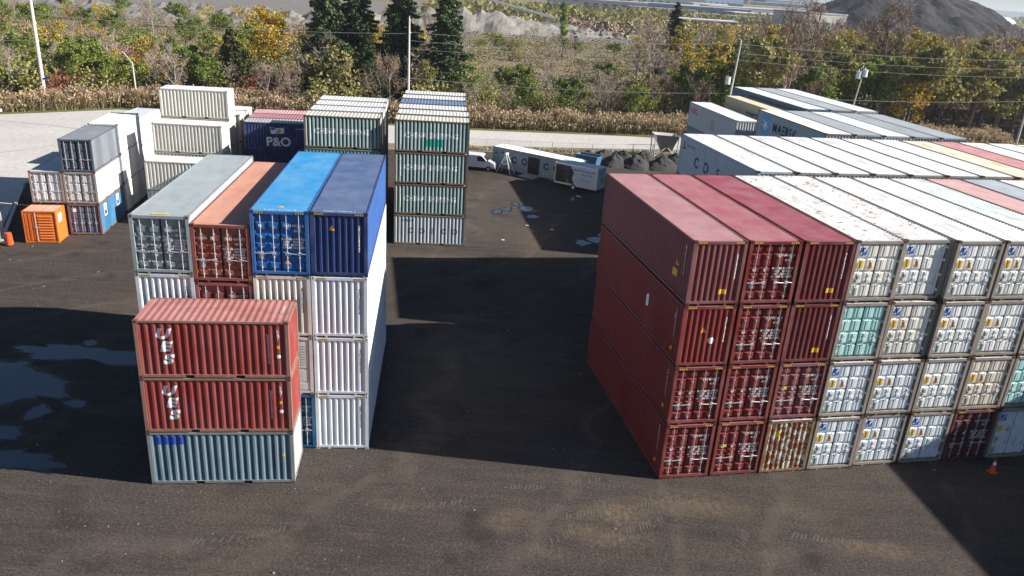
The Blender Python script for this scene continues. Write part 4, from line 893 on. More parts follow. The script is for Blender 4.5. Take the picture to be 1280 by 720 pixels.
# puddles
M_PUD, nt_, b_ = newmat('puddle_water'); b_.inputs['Base Color'].default_value = (.045,.055,.075,1); b_.inputs['Roughness'].default_value = .04; b_.inputs['Specular IOR Level'].default_value = .9; b_.inputs['IOR'].default_value = 1.45
tc = N(nt_, 'ShaderNodeTexCoord'); nz = N(nt_, 'ShaderNodeTexNoise', i_Scale=1.2, i_Detail=3.0); nt_.links.new(tc.outputs['Object'], nz.inputs['Vector']); bp = N(nt_, 'ShaderNodeBump', i_Strength=.05, i_Distance=.02); nt_.links.new(nz.outputs['Fac'], bp.inputs['Height']); nt_.links.new(bp.outputs[0], b_.inputs['Normal'])
M_DAMP = noise_mat('damp_asphalt', [(.3, (.012,.011,.012)), (.7, (.028,.025,.024))], 2.0, .45, bump=.3, bscale=8)
def puddle(pts, seed, z=None):
    z = .006+seed*.0001
    out = []; k = len(pts); cx = sum(p[0] for p in pts)/k; cy = sum(p[1] for p in pts)/k
    n = 110
    for i in range(n):
        f = i/n*k; a = int(f); t = f-a; p0, p1, p2, p3 = (pts[(a+j-1) % k] for j in range(4))
        q = [.5*((2*p1[d])+(-p0[d]+p2[d])*t+(2*p0[d]-5*p1[d]+4*p2[d]-p3[d])*t*t+(-p0[d]+3*p1[d]-3*p2[d]+p3[d])*t**3) for d in (0, 1)]
        w = 1+.30*mnoise.noise(Vector((q[0]*1.3, q[1]*1.3, seed)))+.22*mnoise.noise(Vector((q[0]*5, q[1]*5, seed)))
        out.append((cx+(q[0]-cx)*w, cy+(q[1]-cy)*w))
    sheet('puddle', out, z, M_PUD)
    sheet('damp_ground', [(cx+(px-cx)*1.05+(.12 if px > cx else -.12)*1, cy+(py-cy)*1.10+(.10 if py > cy else -.10)) for px, py in out], .0012+seed*.00004, M_DAMP)
rp = random.Random(8); extra = []
for (cx_, cy_) in ((-1.0, 76.5), (-.2, 78.6), (-1.9, 75.2), (.9, 77.0), (6.6, 84.0), (7.4, 85.4), (5.6, 82.2), (7.2, 68.0), (8.0, 69.6), (6.2, 66.8), (-23.0, 33.4), (-26.4, 35.6)):
    extra.append([(cx_+rp.uniform(.25, .75)*math.cos(q_), cy_+rp.uniform(.35, 1.1)*math.sin(q_)) for q_ in [k_*1.047 for k_ in range(6)]])
for i, p in enumerate([[(-27.52, 40.0), (-25.13, 40.69), (-23.4, 40.35), (-21.5, 40.2), (-20.6, 39.3), (-21.9, 38.6), (-23.6, 39.2), (-25.37, 38.7), (-26.62, 38.89)],
    [(-31.5, 37.9), (-28.6, 37.65), (-26.9, 38.28), (-25.2, 37.2), (-22.9, 36.2), (-22.76, 35.2), (-24.2, 34.5), (-25.4, 33.9), (-27.5, 33.2), (-31.5, 33)],
    [(-26.5, 32.1), (-24.02, 31.95), (-23.0, 31.86), (-22.75, 31.1), (-23.49, 30.74), (-26.5, 30.5)], [(-25.5, 29.9), (-22.68, 30.04), (-21.41, 30.0), (-19.2, 29.2), (-20.2, 28.7), (-21.97, 28.8), (-25.5, 28.6)],
    [(-22.3, 34.35), (-21.87, 34.75), (-21.25, 34.45), (-21.5, 33.95)], 
    [(-25.01, 41.25), (-24.64, 41.53), (-24.2, 41.16), (-24.43, 40.78)], [(1.0, 74.2), (1.6, 74.9), (2.2, 74.3), (1.5, 73.6)], [(6.5, 68.2), (7.7, 68.8), (8.1, 67.6), (6.9, 67.2)], [(-25.3, 27.2), (-22.9, 27.4), (-22.2, 26.6), (-24.2, 26.2)]]+extra): puddle(p, i*3.1)
# loose stones on the yard (uncountable)
rs = random.Random(5); b = MB()
for i in range(1500):
    y = 20+rs.random()**1.6*75; x = rs.uniform(-.72*y, .68*y); s = rs.choice((.02, .03, .03, .05, .09 if rs.random() < .1 else .04)); n = len(b.v); q = rs.uniform(0, 6)
    for j in range(4): b.v.append((x+s*math.cos(q+j*1.57)*rs.uniform(.7, 1.2), y+s*math.sin(q+j*1.57)*rs.uniform(.7, 1.2), .001))
    b.v.append((x, y, s*.8))
    for j in range(4): b.f.append((n+j, n+(j+1) % 4, n+4)); b.m.append(0)
b.build('loose_stones', [simple('stone_chip', (.19,.175,.155), .9, var=.4)])['kind'] = 'stuff'
b = MB()
for (x, y, w, d) in ((-5.3, 71.5, .35, .2), (-1.2, 66.0, .25, .2), (0.9, 71.0, .3, .15), (3.2, 70.2, .3, .2)): b.box(x, x+w, y, y+d, .001, .05)
b.build('litter_scraps', [M_WPAINT])['kind'] = 'stuff'

b = MB(); rt_ = random.Random(12)
for (x0, y0, ang, n_, w_) in ((3.0, 27.7, .35, 16, .55), (4.4, 26.6, .3, 20, .6), (6.2, 28.9, .2, 14, .5), (-4.5, 27.6, .1, 18, .45), (1.2, 25.3, .5, 16, .5), (12.6, 27.5, -.2, 18, .5), (-12, 24.6, .15, 22, .45), (-4.4, 48.6, .02, 30, .5), (9.6, 25.6, .9, 14, .5), (0.5, 29.6, .05, 26, .45)):
    for i in range(n_):
        a_ = ang+i*.008; x, y = x0+i*.17*math.cos(a_), y0+i*.17*math.sin(a_)
        if rt_.random() < .3: continue
        ww = w_*rt_.uniform(.5, 1); c_, s_ = math.cos(a_+1.2), math.sin(a_+1.2); dx, dy = .028*math.cos(a_), .028*math.sin(a_)
        b.quad((x-dx, y-dy, .0035), (x+dx, y+dy, .0035), (x+dx+c_*ww, y+dy+s_*ww, .0035), (x-dx+c_*ww, y-dy+s_*ww, .0035))
b.build('tyre_marks', [simple('dusty_tread', (.105,.087,.072), .95, var=.35, scale=3)])['kind'] = 'stuff'
# ================================================================== road fence, barrier, poles and wires
def fence_line(label, pts, h, spacing, mat, wires=5, rail=True):
    t = empty('chain_link_fence', (*pts[0], 0)); tag(t, label, 'fence'); ox, oy = pts[0]; bw = MB()
    for (xa, ya), (xb, yb) in zip(pts, pts[1:]):
        ln = math.hypot(xb-xa, yb-ya); n = max(1, round(ln/spacing))
        for i in range(n+1):
            x, y = xa+(xb-xa)*i/n-ox, ya+(yb-ya)*i/n-oy; b = MB(); b.tube([(x, y, 0), (x, y, h)], .045, 5); b.build('post', [mat], t)
        if rail: b = MB(); b.tube([(xa-ox, ya-oy, h-.03), (xb-ox, yb-oy, h-.03)], .03, 5); b.build('top_rail', [mat], t)
        m_ = int(ln/.35)
        for i in range(m_): 
            u = i/m_; x, y = xa+(xb-xa)*u-ox, ya+(yb-ya)*u-oy; dx, dy = (xb-xa)/ln*h, (yb-ya)/ln*h
            bw.tube([(x, y, .05), (x+dx*.9, y+dy*.9, h-.1)], .007, 3, cap=False); bw.tube([(x+dx*.9, y+dy*.9, .05), (x, y, h-.1)], .007, 3, cap=False)
    bw.build('wire_mesh', [mat], t)['kind'] = 'stuff'
MPALE = simple('pale_post', (.58,.55,.50), .6, var=.15)
fence_line('wire fence of thin pale posts between yard and road', [(-7.5, 104.6), (4.2, 105.6), (9.7, 106.6), (24, 110.6)], 1.6, 3.0, MPALE)
fence_line('tall galvanised fence at the far right behind the container roofs', [(58, 118), (100, 130)], 2.6, 4.0, M_GAL)
t = empty('guard_barrier', (-73.5, 104.2, 0), .62); tag(t, 'white timber barrier with mesh at the far left edge of the road', 'barrier')
for x in (-2.5, 0, 2.5): b = MB(); b.box(x-.1, x+.1, -.1, .1, 0, 1.5); b.build('post', [M_WPAINT], t)
b = MB(); b.box(-3.6, 3.4, -.16, -.105, .75, 1.1); b.build('board', [M_WPAINT], t); b = MB()
for i in range(24): b.tube([(-3.5+i*.29, .0, 1.1), (-3.5+i*.29, .0, 2.3)], .012, 3)
for i in range(5): b.tube([(-3.5, .0, 1.15+i*.28), (3.3, .0, 1.15+i*.28)], .012, 3)
b.build('wire_mesh', [M_GAL], t)
MYP = simple('yellow_post', (.70,.50,.03), .5)
for i, (x, y) in enumerate(((-72.4, 113.2), (-71.4, 114.0))): b = MB(); b.tube([(0, 0, 0), (0, 0, 2.4)], .09, 6); o = b.build('marker_post', [MYP], None, (x, y, 0)); tag(o, 'yellow marker post near the left pole, %s of the two' % ('left' if i == 0 else 'right'), 'post')
MPOLE = simple('pale_pole', (.60,.58,.56), .8, var=.15, scale=1)
def pole(x, y, h, label, lean=0, parts=(), r=.17):
    t = empty('utility_pole', (x, y, 0)); tag(t, label, 'pole'); b = MB(); b.tube([(0, 0, 0), (lean*.5, 0, h*.5), (lean, 0, h)], [r, r*.85, r*.65], 8); b.build('shaft', [MPOLE], t)
    for p in parts:
        b = MB()
        if p[0] == 'arm': b.box(lean-1.2, lean+1.2, -.06, .06, p[1]-.06, p[1]+.06); b.build('cross_arm', [MPOLE], t)
        elif p[0] == 'can': b.tube([(p[2], 0, p[1]-.65), (p[2], 0, p[1]+.45)], .38, 10); b.tube([(p[2]-.1, 0, p[1]+.45), (p[2]-.1, 0, p[1]+.75)], .06, 5); b.build('transformer', [M_WPAINT], t)
        elif p[0] == 'ins': b.tube([(p[2], 0, p[1]), (p[2], 0, p[1]+.3)], .07, 5); b.build('insulator', [M_WPAINT], t)
        elif p[0] == 'sign': b.box(.1, .95, -.2, -.16, p[1], p[1]+.28); b.build('street_sign', [M_BLUED], t)
    return t
pole(-70.5, 116, 20, 'tall pale utility pole at the left with small blue street sign', parts=(('sign', 3.9), ('ins', 11.6, .25), ('ins', 9.2, .25)), r=.27)
pole(-18.0, 123.5, 15.4, 'pale utility pole rising behind the centre stack', parts=(('ins', 15.4, 0), ('ins', 13.2, .2)), r=.2)
pole(31.0, 123, 15.2, 'pale utility pole with grey transformer behind the furthest container row', lean=.7, parts=(('can', 9.6, -.35), ('ins', 12.9, -.6), ('ins', 15.2, .7)))
pole(50.0, 124, 11.6, 'utility pole carrying a white transformer cluster in front of the brown trees', lean=1.1, parts=(('can', 11.6, .5), ('can', 11.9, 1.4), ('ins', 12.6, .9)), r=.14)
pole(79.0, 127, 15.0, 'pale utility pole at the far right beyond the frame edge', parts=(('ins', 15.0, 0),))
t = empty('street_lamp', (-60.3, 123, 0)); tag(t, 'grey street lamp post with a bent arm, rising from the reeds at left', 'lamp'); b = MB(); b.tube([(0, 0, 0), (-.1, 0, 6.2)], [.14, .10], 7); b.build('shaft', [MPOLE], t)
b = MB(); b.tube([(-.1, 0, 6.15), (-.8, 0, 7.1), (-1.3, 0, 7.7), (-1.5, 0, 7.8)], .06, 6); b.build('arm', [MPOLE], t); b = MB(); b.box(-2.1, -1.45, -.12, .12, 7.74, 7.88); b.build('lamp_head', [M_GAL], t)
MWIRE = simple('power_cable', (.30,.30,.31), .5)
def wire(pts, r, label):
    b = MB()
    for (xa, ya, za), (xb, yb, zb) in zip(pts, pts[1:]):
        sag = math.hypot(xb-xa, yb-ya)*.012; P_ = [(xa+(xb-xa)*u, ya+(yb-ya)*u, za+(zb-za)*u-4*sag*u*(1-u)) for u in [i/12 for i in range(13)]]; b.tube(P_, r*.8, 4, cap=False)
    o = b.build('power_cable', [MWIRE]); tag(o, label, 'cable')
wire([(-70.2, 116, 11.7), (-120, 108, 11.5)], .03, 'upper overhead cable left of the tall pole'); wire([(-70.2, 116, 9.3), (-120, 108, 9.6)], .03, 'middle overhead cable left of the tall pole'); wire([(-70.2, 116, 5.5), (-125, 100, 6.5)], .03, 'lowest overhead cable left of the tall pole')
wire([(-18, 123.5, 13.4), (31.3, 123, 14.9), (79, 127, 15.1), (130, 135, 15.5)], .032, 'topmost overhead cable running to the right across the trees')
wire([(-18, 123.5, 12.2), (31.3, 123, 13.6), (79, 127, 13.8), (130, 135, 14.2)], .028, 'second overhead cable running across the trees at right')
wire([(-18, 123.5, 11.0), (31.3, 123, 12.6), (79, 127, 12.6), (130, 135, 13)], .028, 'third overhead cable running across the trees at right')
wire([(-18, 123.5, 6.7), (31.2, 123, 7.6), (79, 127, 9.0), (130, 135, 9)], .034, 'lowest overhead cable just above the container roofs at right')
wire([(-70.2, 116, 13), (-18, 123.5, 13.2)], .028, 'overhead cable spanning from the left pole to the centre pole')

# ================================================================== VEGETATION
def leaf_mat(name, stops, transl=.25):
    m, nt, b = newmat(name); L = nt.links; g = N(nt, 'ShaderNodeNewGeometry'); oi = N(nt, 'ShaderNodeObjectInfo')
    f = mth(nt, 'FRACT', mth(nt, 'ADD', g.outputs['Random Per Island'], mth(nt, 'MULTIPLY', oi.outputs['Random'], .35)))
    f = mth(nt, 'ADD', mth(nt, 'MULTIPLY', g.outputs['Random Per Island'], .65), mth(nt, 'MULTIPLY', oi.outputs['Random'], .35))
    c = ramp(nt, f, stops); L.new(c, b.inputs['Base Color']); b.inputs['Roughness'].default_value = .75; b.inputs['Specular IOR Level'].default_value = .15
    tr = N(nt, 'ShaderNodeBsdfTranslucent'); L.new(c, tr.inputs[0]); mx = N(nt, 'ShaderNodeMixShader'); mx.inputs[0].default_value = transl
    L.new(b.outputs[0], mx.inputs[1]); L.new(tr.outputs[0], mx.inputs[2]); L.new(mx.outputs[0], nt.nodes['Material Output'].inputs[0]); return m
ML = {'green': leaf_mat('green_leaves', [(0, (0.072,0.111,0.023)), (.5, (0.169,0.215,0.046)), (1, (0.377,0.390,0.091))]),
      'olive': leaf_mat('olive_leaves', [(0, (0.117,0.117,0.039)), (.5, (0.286,0.260,0.091)), (1, (0.468,0.416,0.169))]),
      'yellow': leaf_mat('yellow_leaves', [(0, (0.230,0.161,0.023)), (.5, (0.483,0.322,0.046)), (1, (0.713,0.506,0.081))]),
      'gold': leaf_mat('gold_olive_leaves', [(0, (0.175,0.138,0.025)), (.5, (0.400,0.300,0.050)), (1, (0.688,0.525,0.088))]),
      'red': leaf_mat('russet_leaves', [(0, (.16,.08,.06)), (.6, (.30,.13,.09)), (1, (.50,.15,.07))]),
      'lime': leaf_mat('light_green_leaves', [(0, (.12,.17,.04)), (1, (.28,.34,.10))]),
      'dark': leaf_mat('dark_needles', [(0, (0.020,0.038,0.016)), (.6, (0.068,0.108,0.043)), (1, (0.189,0.230,0.108))], .1),
      'cedar': leaf_mat('cedar_foliage', [(0, (0.039,0.046,0.019)), (1, (0.130,0.130,0.052))], .1),
      'twig': leaf_mat('bare_twigs', [(0, (0.172,0.132,0.103)), (.5, (0.322,0.253,0.207)), (1, (0.529,0.448,0.380))], .0),
      'twigb': leaf_mat('brown_twigs', [(0, (0.127,0.086,0.057)), (.5, (0.241,0.172,0.127)), (1, (0.391,0.287,0.207))], .0)}
M_BARK = simple('bark', (.15,.12,.10), .9, var=.35, scale=4); M_BARKP = simple('pale_bark', (.34,.30,.26), .9, var=.3, scale=4)
def leaf_quads(C, size, rng, flat=.0, elong=1.0):
    n = len(C); a = rng.normal(size=(n, 3)); a[:, 2] *= (1-flat); a /= np.linalg.norm(a, axis=1)[:, None]
    r = rng.normal(size=(n, 3)); bb = np.cross(a, r); bb /= np.linalg.norm(bb, axis=1)[:, None]
    s = size*rng.uniform(.6, 1.3, (n, 1)); a = a*s*elong; bb = bb*s
    V = np.stack([C-a*.5-bb*.3, C+bb*.5-a*.1, C+a*.5+bb*.2, C-bb*.45+a*.15], 1).reshape(-1, 3); return V
def quad_mesh(name, V):
    n = len(V)//4; me = bpy.data.meshes.new(name); me.vertices.add(len(V)); me.vertices.foreach_set('co', V.astype(np.float32).ravel())
    me.loops.add(n*4); me.polygons.add(n); me.loops.foreach_set('vertex_index', np.arange(n*4, dtype=np.int32)); me.polygons.foreach_set('loop_start', np.arange(0, n*4, 4, dtype=np.int32))
    me.materials.append(None); me.update(calc_edges=True); return me
def strips(segs, rng):      # thin twigs as flat tapered quads, segs (n,2,3), width
    P0, P1, w = segs; d = P1-P0; r = rng.normal(size=d.shape); s = np.cross(d, r); s /= np.linalg.norm(s, axis=1)[:, None]+1e-9; s *= w[:, None]
    return np.stack([P0-s, P0+s, P1+s*.4, P1-s*.4], 1).reshape(-1, 3)
def grow(seed, h, spread, nl=7, trunk_frac=.35, up=.7, lv=3):
    rr = random.Random(seed); b = MB(); tips = []; segs0, segs1, ws = [], [], []
    lean = Vector((rr.uniform(-.06, .06), rr.uniform(-.06, .06), 1)); top = lean*h*.92
    b.tube([(0, 0, -.1), tuple(lean*h*.4), tuple(top)], [h*.018+.04, h*.012+.02, .02], 6, cap=False)
    for i in range(nl):
        f = trunk_frac+(1-trunk_frac)*(i+.3)/nl; p0 = lean*h*f*.92; q = i*2.4+rr.uniform(-.5, .5); ln = spread*(1.15-f*.7)*rr.uniform(.75, 1.2)
        d = Vector((math.cos(q), math.sin(q), up*rr.uniform(.5, 1.3))).normalized(); p1 = p0+d*ln*.5+Vector((0, 0, .04*ln)); p2 = p1+(d+Vector((rr.uniform(-.3, .3), rr.uniform(-.3, .3), .35))).normalized()*ln*.5
        r0 = h*.008+.015; b.tube([p0, p1, p2], [r0, r0*.65, .012], 4, cap=False)
        for k in range(5):
            u = .35+.65*k/4; s0 = p0.lerp(p1, u*2) if u < .5 else p1.lerp(p2, u*2-1); dd = (d+Vector((rr.gauss(0, .7), rr.gauss(0, .7), rr.gauss(.35, .5)))).normalized(); l2 = ln*.38*rr.uniform(.6, 1.2); s1 = s0+dd*l2
            segs0.append(tuple(s0)); segs1.append(tuple(s1)); ws.append(.022+h*.0012); tips.append((s1, l2)); tips.append((s0.lerp(s1, .5), l2*.8))
    tips.append((top, spread*.3)); return b, tips, (np.array(segs0), np.array(segs1), np.array(ws))
def leafy(seed, h, spread, n, size, nl=7, tf=.3, up=.7, drop=.25, **k):
    rng = np.random.default_rng(seed); b, tips, sg = grow(seed, h, spread, nl, tf, up); tr = b.mesh('trunk', 1)
    keep = rng.random(len(tips)) > drop; T = np.array([tuple(t[0]) for t, kk in zip(tips, keep) if kk]); S = np.array([t[1] for t, kk in zip(tips, keep) if kk])
    idx = rng.integers(0, len(T), n); C = T[idx]+rng.normal(size=(n, 3))*(S[idx][:, None]*.36+.08)*np.array([1, 1, .75]); C[:, 2] = np.maximum(C[:, 2], .15)
    V = np.concatenate([leaf_quads(C, size, rng)]); return tr, quad_mesh('crown', V)
def bare(seed, h, spread, n, nl=9, tf=.2, up=1.1, leaves=0, w=.018):
    rng = np.random.default_rng(seed); b, tips, sg = grow(seed, h, spread, nl, tf, up); tr = b.mesh('trunk', 1)
    T = np.array([tuple(t[0]) for t in tips]); S = np.array([t[1] for t in tips]); idx = rng.integers(0, len(T), n)
    P0 = T[idx]+rng.normal(size=(n, 3))*S[idx][:, None]*.22; d = rng.normal(size=(n, 3))*np.array([.8, .8, .55])+np.array([0, 0, .65]); ln = S[idx][:, None]*rng.uniform(.3, 1.0, (n, 1)); P1 = P0+d*ln*.75; P0[:, 2] = np.maximum(P0[:, 2], .05)
    V = [strips((P0, P1, np.full(n, w)), rng), strips(sg, rng)]
    return tr, quad_mesh('twigs', np.concatenate(V))
def bush(seed, h, r, n, size):
    rng = np.random.default_rng(seed); k = 9; cen = rng.normal(size=(k, 3))*np.array([r*.5, r*.5, h*.16])+np.array([0, 0, h*.48]); cen[:, 2] = np.clip(cen[:, 2], h*.25, h*.75); idx = rng.integers(0, k, n)
    C = cen[idx]+rng.normal(size=(n, 3))*np.array([r*.26, r*.26, h*.19]); C[:, 2] = np.maximum(C[:, 2], .08); b = MB(); rr = random.Random(seed)
    for i in range(5): b.tube([(0, 0, -.05), tuple(cen[i]*np.array([.8, .8, 1]))], [.05, .02], 4, cap=False)
    return b.mesh('trunk', 1), quad_mesh('crown', leaf_quads(C, size, rng))
def spruce(seed, h, r, n_wh=26):
    rng = np.random.default_rng(seed); rr = random.Random(seed); b = MB(); b.tube([(0, 0, -.1), (0, 0, h*.5), (0, 0, h)], [.28, .17, .02], 7, cap=False); Cs = []; Es = []
    for i in range(n_wh):
        f = (i+.4)/n_wh; z = h*(.06+.93*f); R_ = r*(1-f)**.72*1.05+.15
        nb = max(4, int(8*(1-f*.4)))
        for j in range(nb):
            if rr.random() < .08: continue
            q = 2*math.pi*(j+rr.random()*.7)/nb+i*1.3; L_ = R_*rr.uniform(.65, 1.15); m = int(16+L_*34)
            u = rng.random(m)**.7; rad = u*L_; dz = -.22*rad-.05*rad**1.5+.25*np.maximum(0, u-.75)*L_; wd = (.10+.20*(1-abs(u-.5)))*L_*.75
            off = rng.normal(size=m)*wd*.5; x = np.cos(q)*rad-np.sin(q)*off; y = np.sin(q)*rad+np.cos(q)*off; zz = z+dz-np.abs(rng.normal(size=m))*.22
            Cs.append(np.stack([x, y, zz], 1)); b.tube([(0, 0, z), (math.cos(q)*L_*.9, math.sin(q)*L_*.9, z-.2*L_)], [.05, .01], 3, cap=False)
    C = np.concatenate(Cs); return b.mesh('trunk', 1), quad_mesh('crown', leaf_quads(C, .34, rng, flat=.3, elong=1.3))
PR = {'green_a': leafy(1, 6.5, 3.0, 3000, .26, nl=8, drop=.1), 'green_b': leafy(2, 8.5, 3.4, 3400, .28, nl=9, drop=.15), 'thin_a': leafy(3, 9, 3.0, 1300, .24, nl=9, drop=.3),
      'thin_b': leafy(4, 7, 3.2, 1100, .24, nl=8, drop=.35), 'bush_a': bush(5, 3.4, 2.4, 1500, .24), 'bush_b': bush(6, 2.6, 2.0, 1000, .22), 'bare_a': bare(7, 7.5, 3.0, 1300), 'bare_b': bare(8, 9.5, 3.6, 1700),
      'bare_c': bare(9, 5, 2.6, 1000, nl=8), 'bare_d': bare(10, 4, 2.4, 800, nl=7, tf=.1), 'cedar': spruce(11, 8, 1.9, 18), 'spruce_a': spruce(12, 21, 6.6, 36), 'spruce_b': spruce(13, 21, 5.6, 34), 'spruce_c': spruce(33, 21, 6.0, 30), 'poplar': leafy(14, 17, 2.6, 4200, .34, nl=16, tf=.12, up=2.2, drop=.1),
      'big_y': leafy(15, 13.5, 6.4, 5200, .27, nl=12, tf=.28, up=1.0, drop=.2), 'tall_bare': bare(16, 13, 4.2, 2000, nl=12, tf=.3)}
def tree(kind, mat, x, y, label, sc=1.0, rz=None, name=None, group=None, bark=None, cat='tree', sz=None):
    tr, cr = PR[kind]; t = empty(name or {'spruce': 'spruce_tree'}.get(kind.split('_')[0], 'tree'), (x, y, 0), random.uniform(0, 6.28) if rz is None else rz)
    t.scale = (sc, sc, sz or sc); tag(t, label, cat, group); link('trunk', tr, t, [bark or M_BARK]); link('twigs' if kind.startswith(('bare', 'tall')) else 'crown', cr, t, [ML[mat]]); return t
# stand-out trees
tree('spruce_a', 'dark', -34.8, 141, 'tall dark spruce, leftmost of the big ones, with a rounded broken top', .92, sz=1.06)
tree('spruce_c', 'dark', -30.2, 143, 'tall dark spruce second from left, merging with its neighbour', 1.1)
tree('spruce_a', 'dark', -26.4, 134, 'shorter spruce filling the gap low between the big spruces', .62)
tree('spruce_a', 'dark', -22.0, 143, 'tall dark spruce directly behind the centre utility pole', .95, sz=1.1)
tree('spruce_c', 'dark', -14.0, 141, 'slim pointed dark spruce, rightmost of the group above the centre stack', 1.0, sz=1.06)
tree('spruce_b', 'dark', 34.5, 196, 'distant slim dark spruce left of the thick brown trees at right', .95)
tree('cedar', 'cedar', -49.5, 135, 'dark brownish cedar left of the big yellow tree', 1.5)
tree('big_y', 'yellow', -43.5, 139, 'large spreading yellow-leaved tree above the stepped white containers', 1.0)
tree('thin_a', 'yellow', -55.0, 158, 'rounded yellow tree behind the lamp post', .85)
tree('thin_b', 'yellow', -56.5, 130, 'small bright yellow tree just right of the lamp post', .85)
tree('bush_a', 'yellow', -64.5, 128, 'low bright yellow bush between the left pole and the lamp', .95, name='shrub', cat='shrub')
tree('poplar', 'lime', 11.0, 255, 'narrow light green poplar alone at mid distance', 1.0)
tree('thin_a', 'gold', 33, 245, 'rusty orange tree right of the distant poplar', 1.1)
tree('thin_a', 'yellow', 78, 150, 'tall yellow tree in front of the black coal pile', 1.45)
tree('thin_b', 'yellow', 66, 138, 'wide yellow tree right of the white transformers', 1.35)
tree('green_b', 'gold', 41, 172, 'broad olive-gold tree left of the grey warehouse', 1.45)
tree('tall_bare', 'twigb', 44, 150, 'large bare brown tree left of the warehouse', 1.0, name='tree')
tree('tall_bare', 'twigb', 57, 150, 'large dense bare brown tree behind the white transformers', 1.0)
tree('tall_bare', 'twig', 28, 205, 'pale bare tree beside the distant slim spruce', 1.1, bark=M_BARKP)
tree('thin_a', 'yellow', 50, 165, 'yellow-topped tree just below the warehouse', 1.25)
tree('thin_b', 'lime', -8.3, 133, 'yellow-green tree right of the slim spruce', 1.15)
tree('bare_a', 'twigb', 14.5, 134, 'slender bare sapling standing alone in the middle scrub', 1.0, bark=M_BARK)
# the scrub: zones keep each label true
zr = random.Random(21)
def zone(x, y):
    px = x/y
    if px < -.30: return 0
    if px < -.10: return 1
    if px < .14: return 2
    if px < .28: return 3
    return 4
zt = ['in the scrub at left, behind the lamp post', 'behind the spruces, left of centre', 'in the middle scrub beyond the road', 'right of centre behind the reed bed', 'in the dense wood at right beyond the containers']
kinds = {  # per zone: (prototype, material, scale range, weight, word)
 0: [('bare_c','twig',(.7,1.1),5,'bare grey-brown shrub'),('bare_a','twig',(.55,.8),2.5,'bare grey tree'),('bush_a','red',(.6,.95),5,'russet shrub'),('bush_a','green',(.8,1.2),3,'green shrub'),('green_a','green',(.6,.8),4.5,'green leafy tree'),('bush_b','olive',(.8,1.4),4,'olive shrub'),('thin_b','gold',(.5,.75),3.5,'golden thin tree')],
 1: [('bare_a','twig',(.7,1.0),4,'bare grey tree'),('thin_b','olive',(.7,1.0),3,'olive thin-leaved tree'),('bush_a','olive',(.8,1.3),4,'olive shrub'),('thin_a','gold',(.6,.9),3,'golden thin tree'),('green_a','green',(.6,.8),2,'green leafy tree'),('bare_c','twigb',(.8,1.2),3,'bare brown shrub')],
 2: [('green_a','green',(.5,.85),6,'green leafy tree'),('bare_a','twig',(.5,.85),5,'bare grey tree'),('bare_c','twig',(.6,1.1),5,'bare grey-brown shrub'),('bush_b','olive',(.8,1.4),4,'olive shrub'),('bush_a','green',(.6,1.0),2,'green shrub'),('thin_b','olive',(.5,.8),2,'olive thin-leaved tree'),('bare_d','twigb',(.7,1.2),4,'bare brown shrub')],
 3: [('thin_a','gold',(.7,1.0),2.5,'golden thin tree'),('green_a','green',(.7,1.05),6,'green leafy tree'),('bush_a','green',(.9,1.3),3,'green shrub'),('bare_b','twig',(.6,.95),5,'tall bare grey tree'),('bush_a','olive',(.8,1.3),3,'olive shrub'),('thin_b','gold',(.6,.9),2,'golden thin tree'),('bare_c','twigb',(.8,1.2),2,'bare brown shrub')],
 4: [('bare_b','twigb',(.85,1.25),3.5,'tall bare brown tree'),('green_b','olive',(.75,1.1),4,'olive leafy tree'),('thin_a','gold',(.8,1.1),4.5,'golden thin tree'),('green_a','green',(.8,1.2),5,'green leafy tree'),('bare_b','twig',(.8,1.1),3,'tall bare grey tree'),('thin_b','olive',(.9,1.2),3,'olive thin-leaved tree')]}
placed = []
def far_edge(x): return 119.8+.15*(x+7.8) if x > -7.8 else (118.0+.045*(x+48) if x > -48 else (117.3+.055*(x+60.6) if x > -60.6 else 117.3+.85*(x+60.6)))
LAND = [(-.555, 'left of the tall pale pole'), (-.46, 'between left pole and lamp post'), (-.36, 'right of the lamp post'), (-.27, 'around the large yellow tree'), (-.17, 'among the left spruces'), (-.08, 'among the right spruces'),
        (.0, 'above the workshop container'), (.09, 'above the trailer'), (.17, 'above the gravel heaps'), (.26, 'left of the transformer pole'), (.335, 'right of the transformer pole'), (.41, 'behind the white transformers'), (.5, 'right of the white transformers'), (.6, 'toward the right edge'), (9, 'at the far right edge')]
tries = 0; cnt = 0
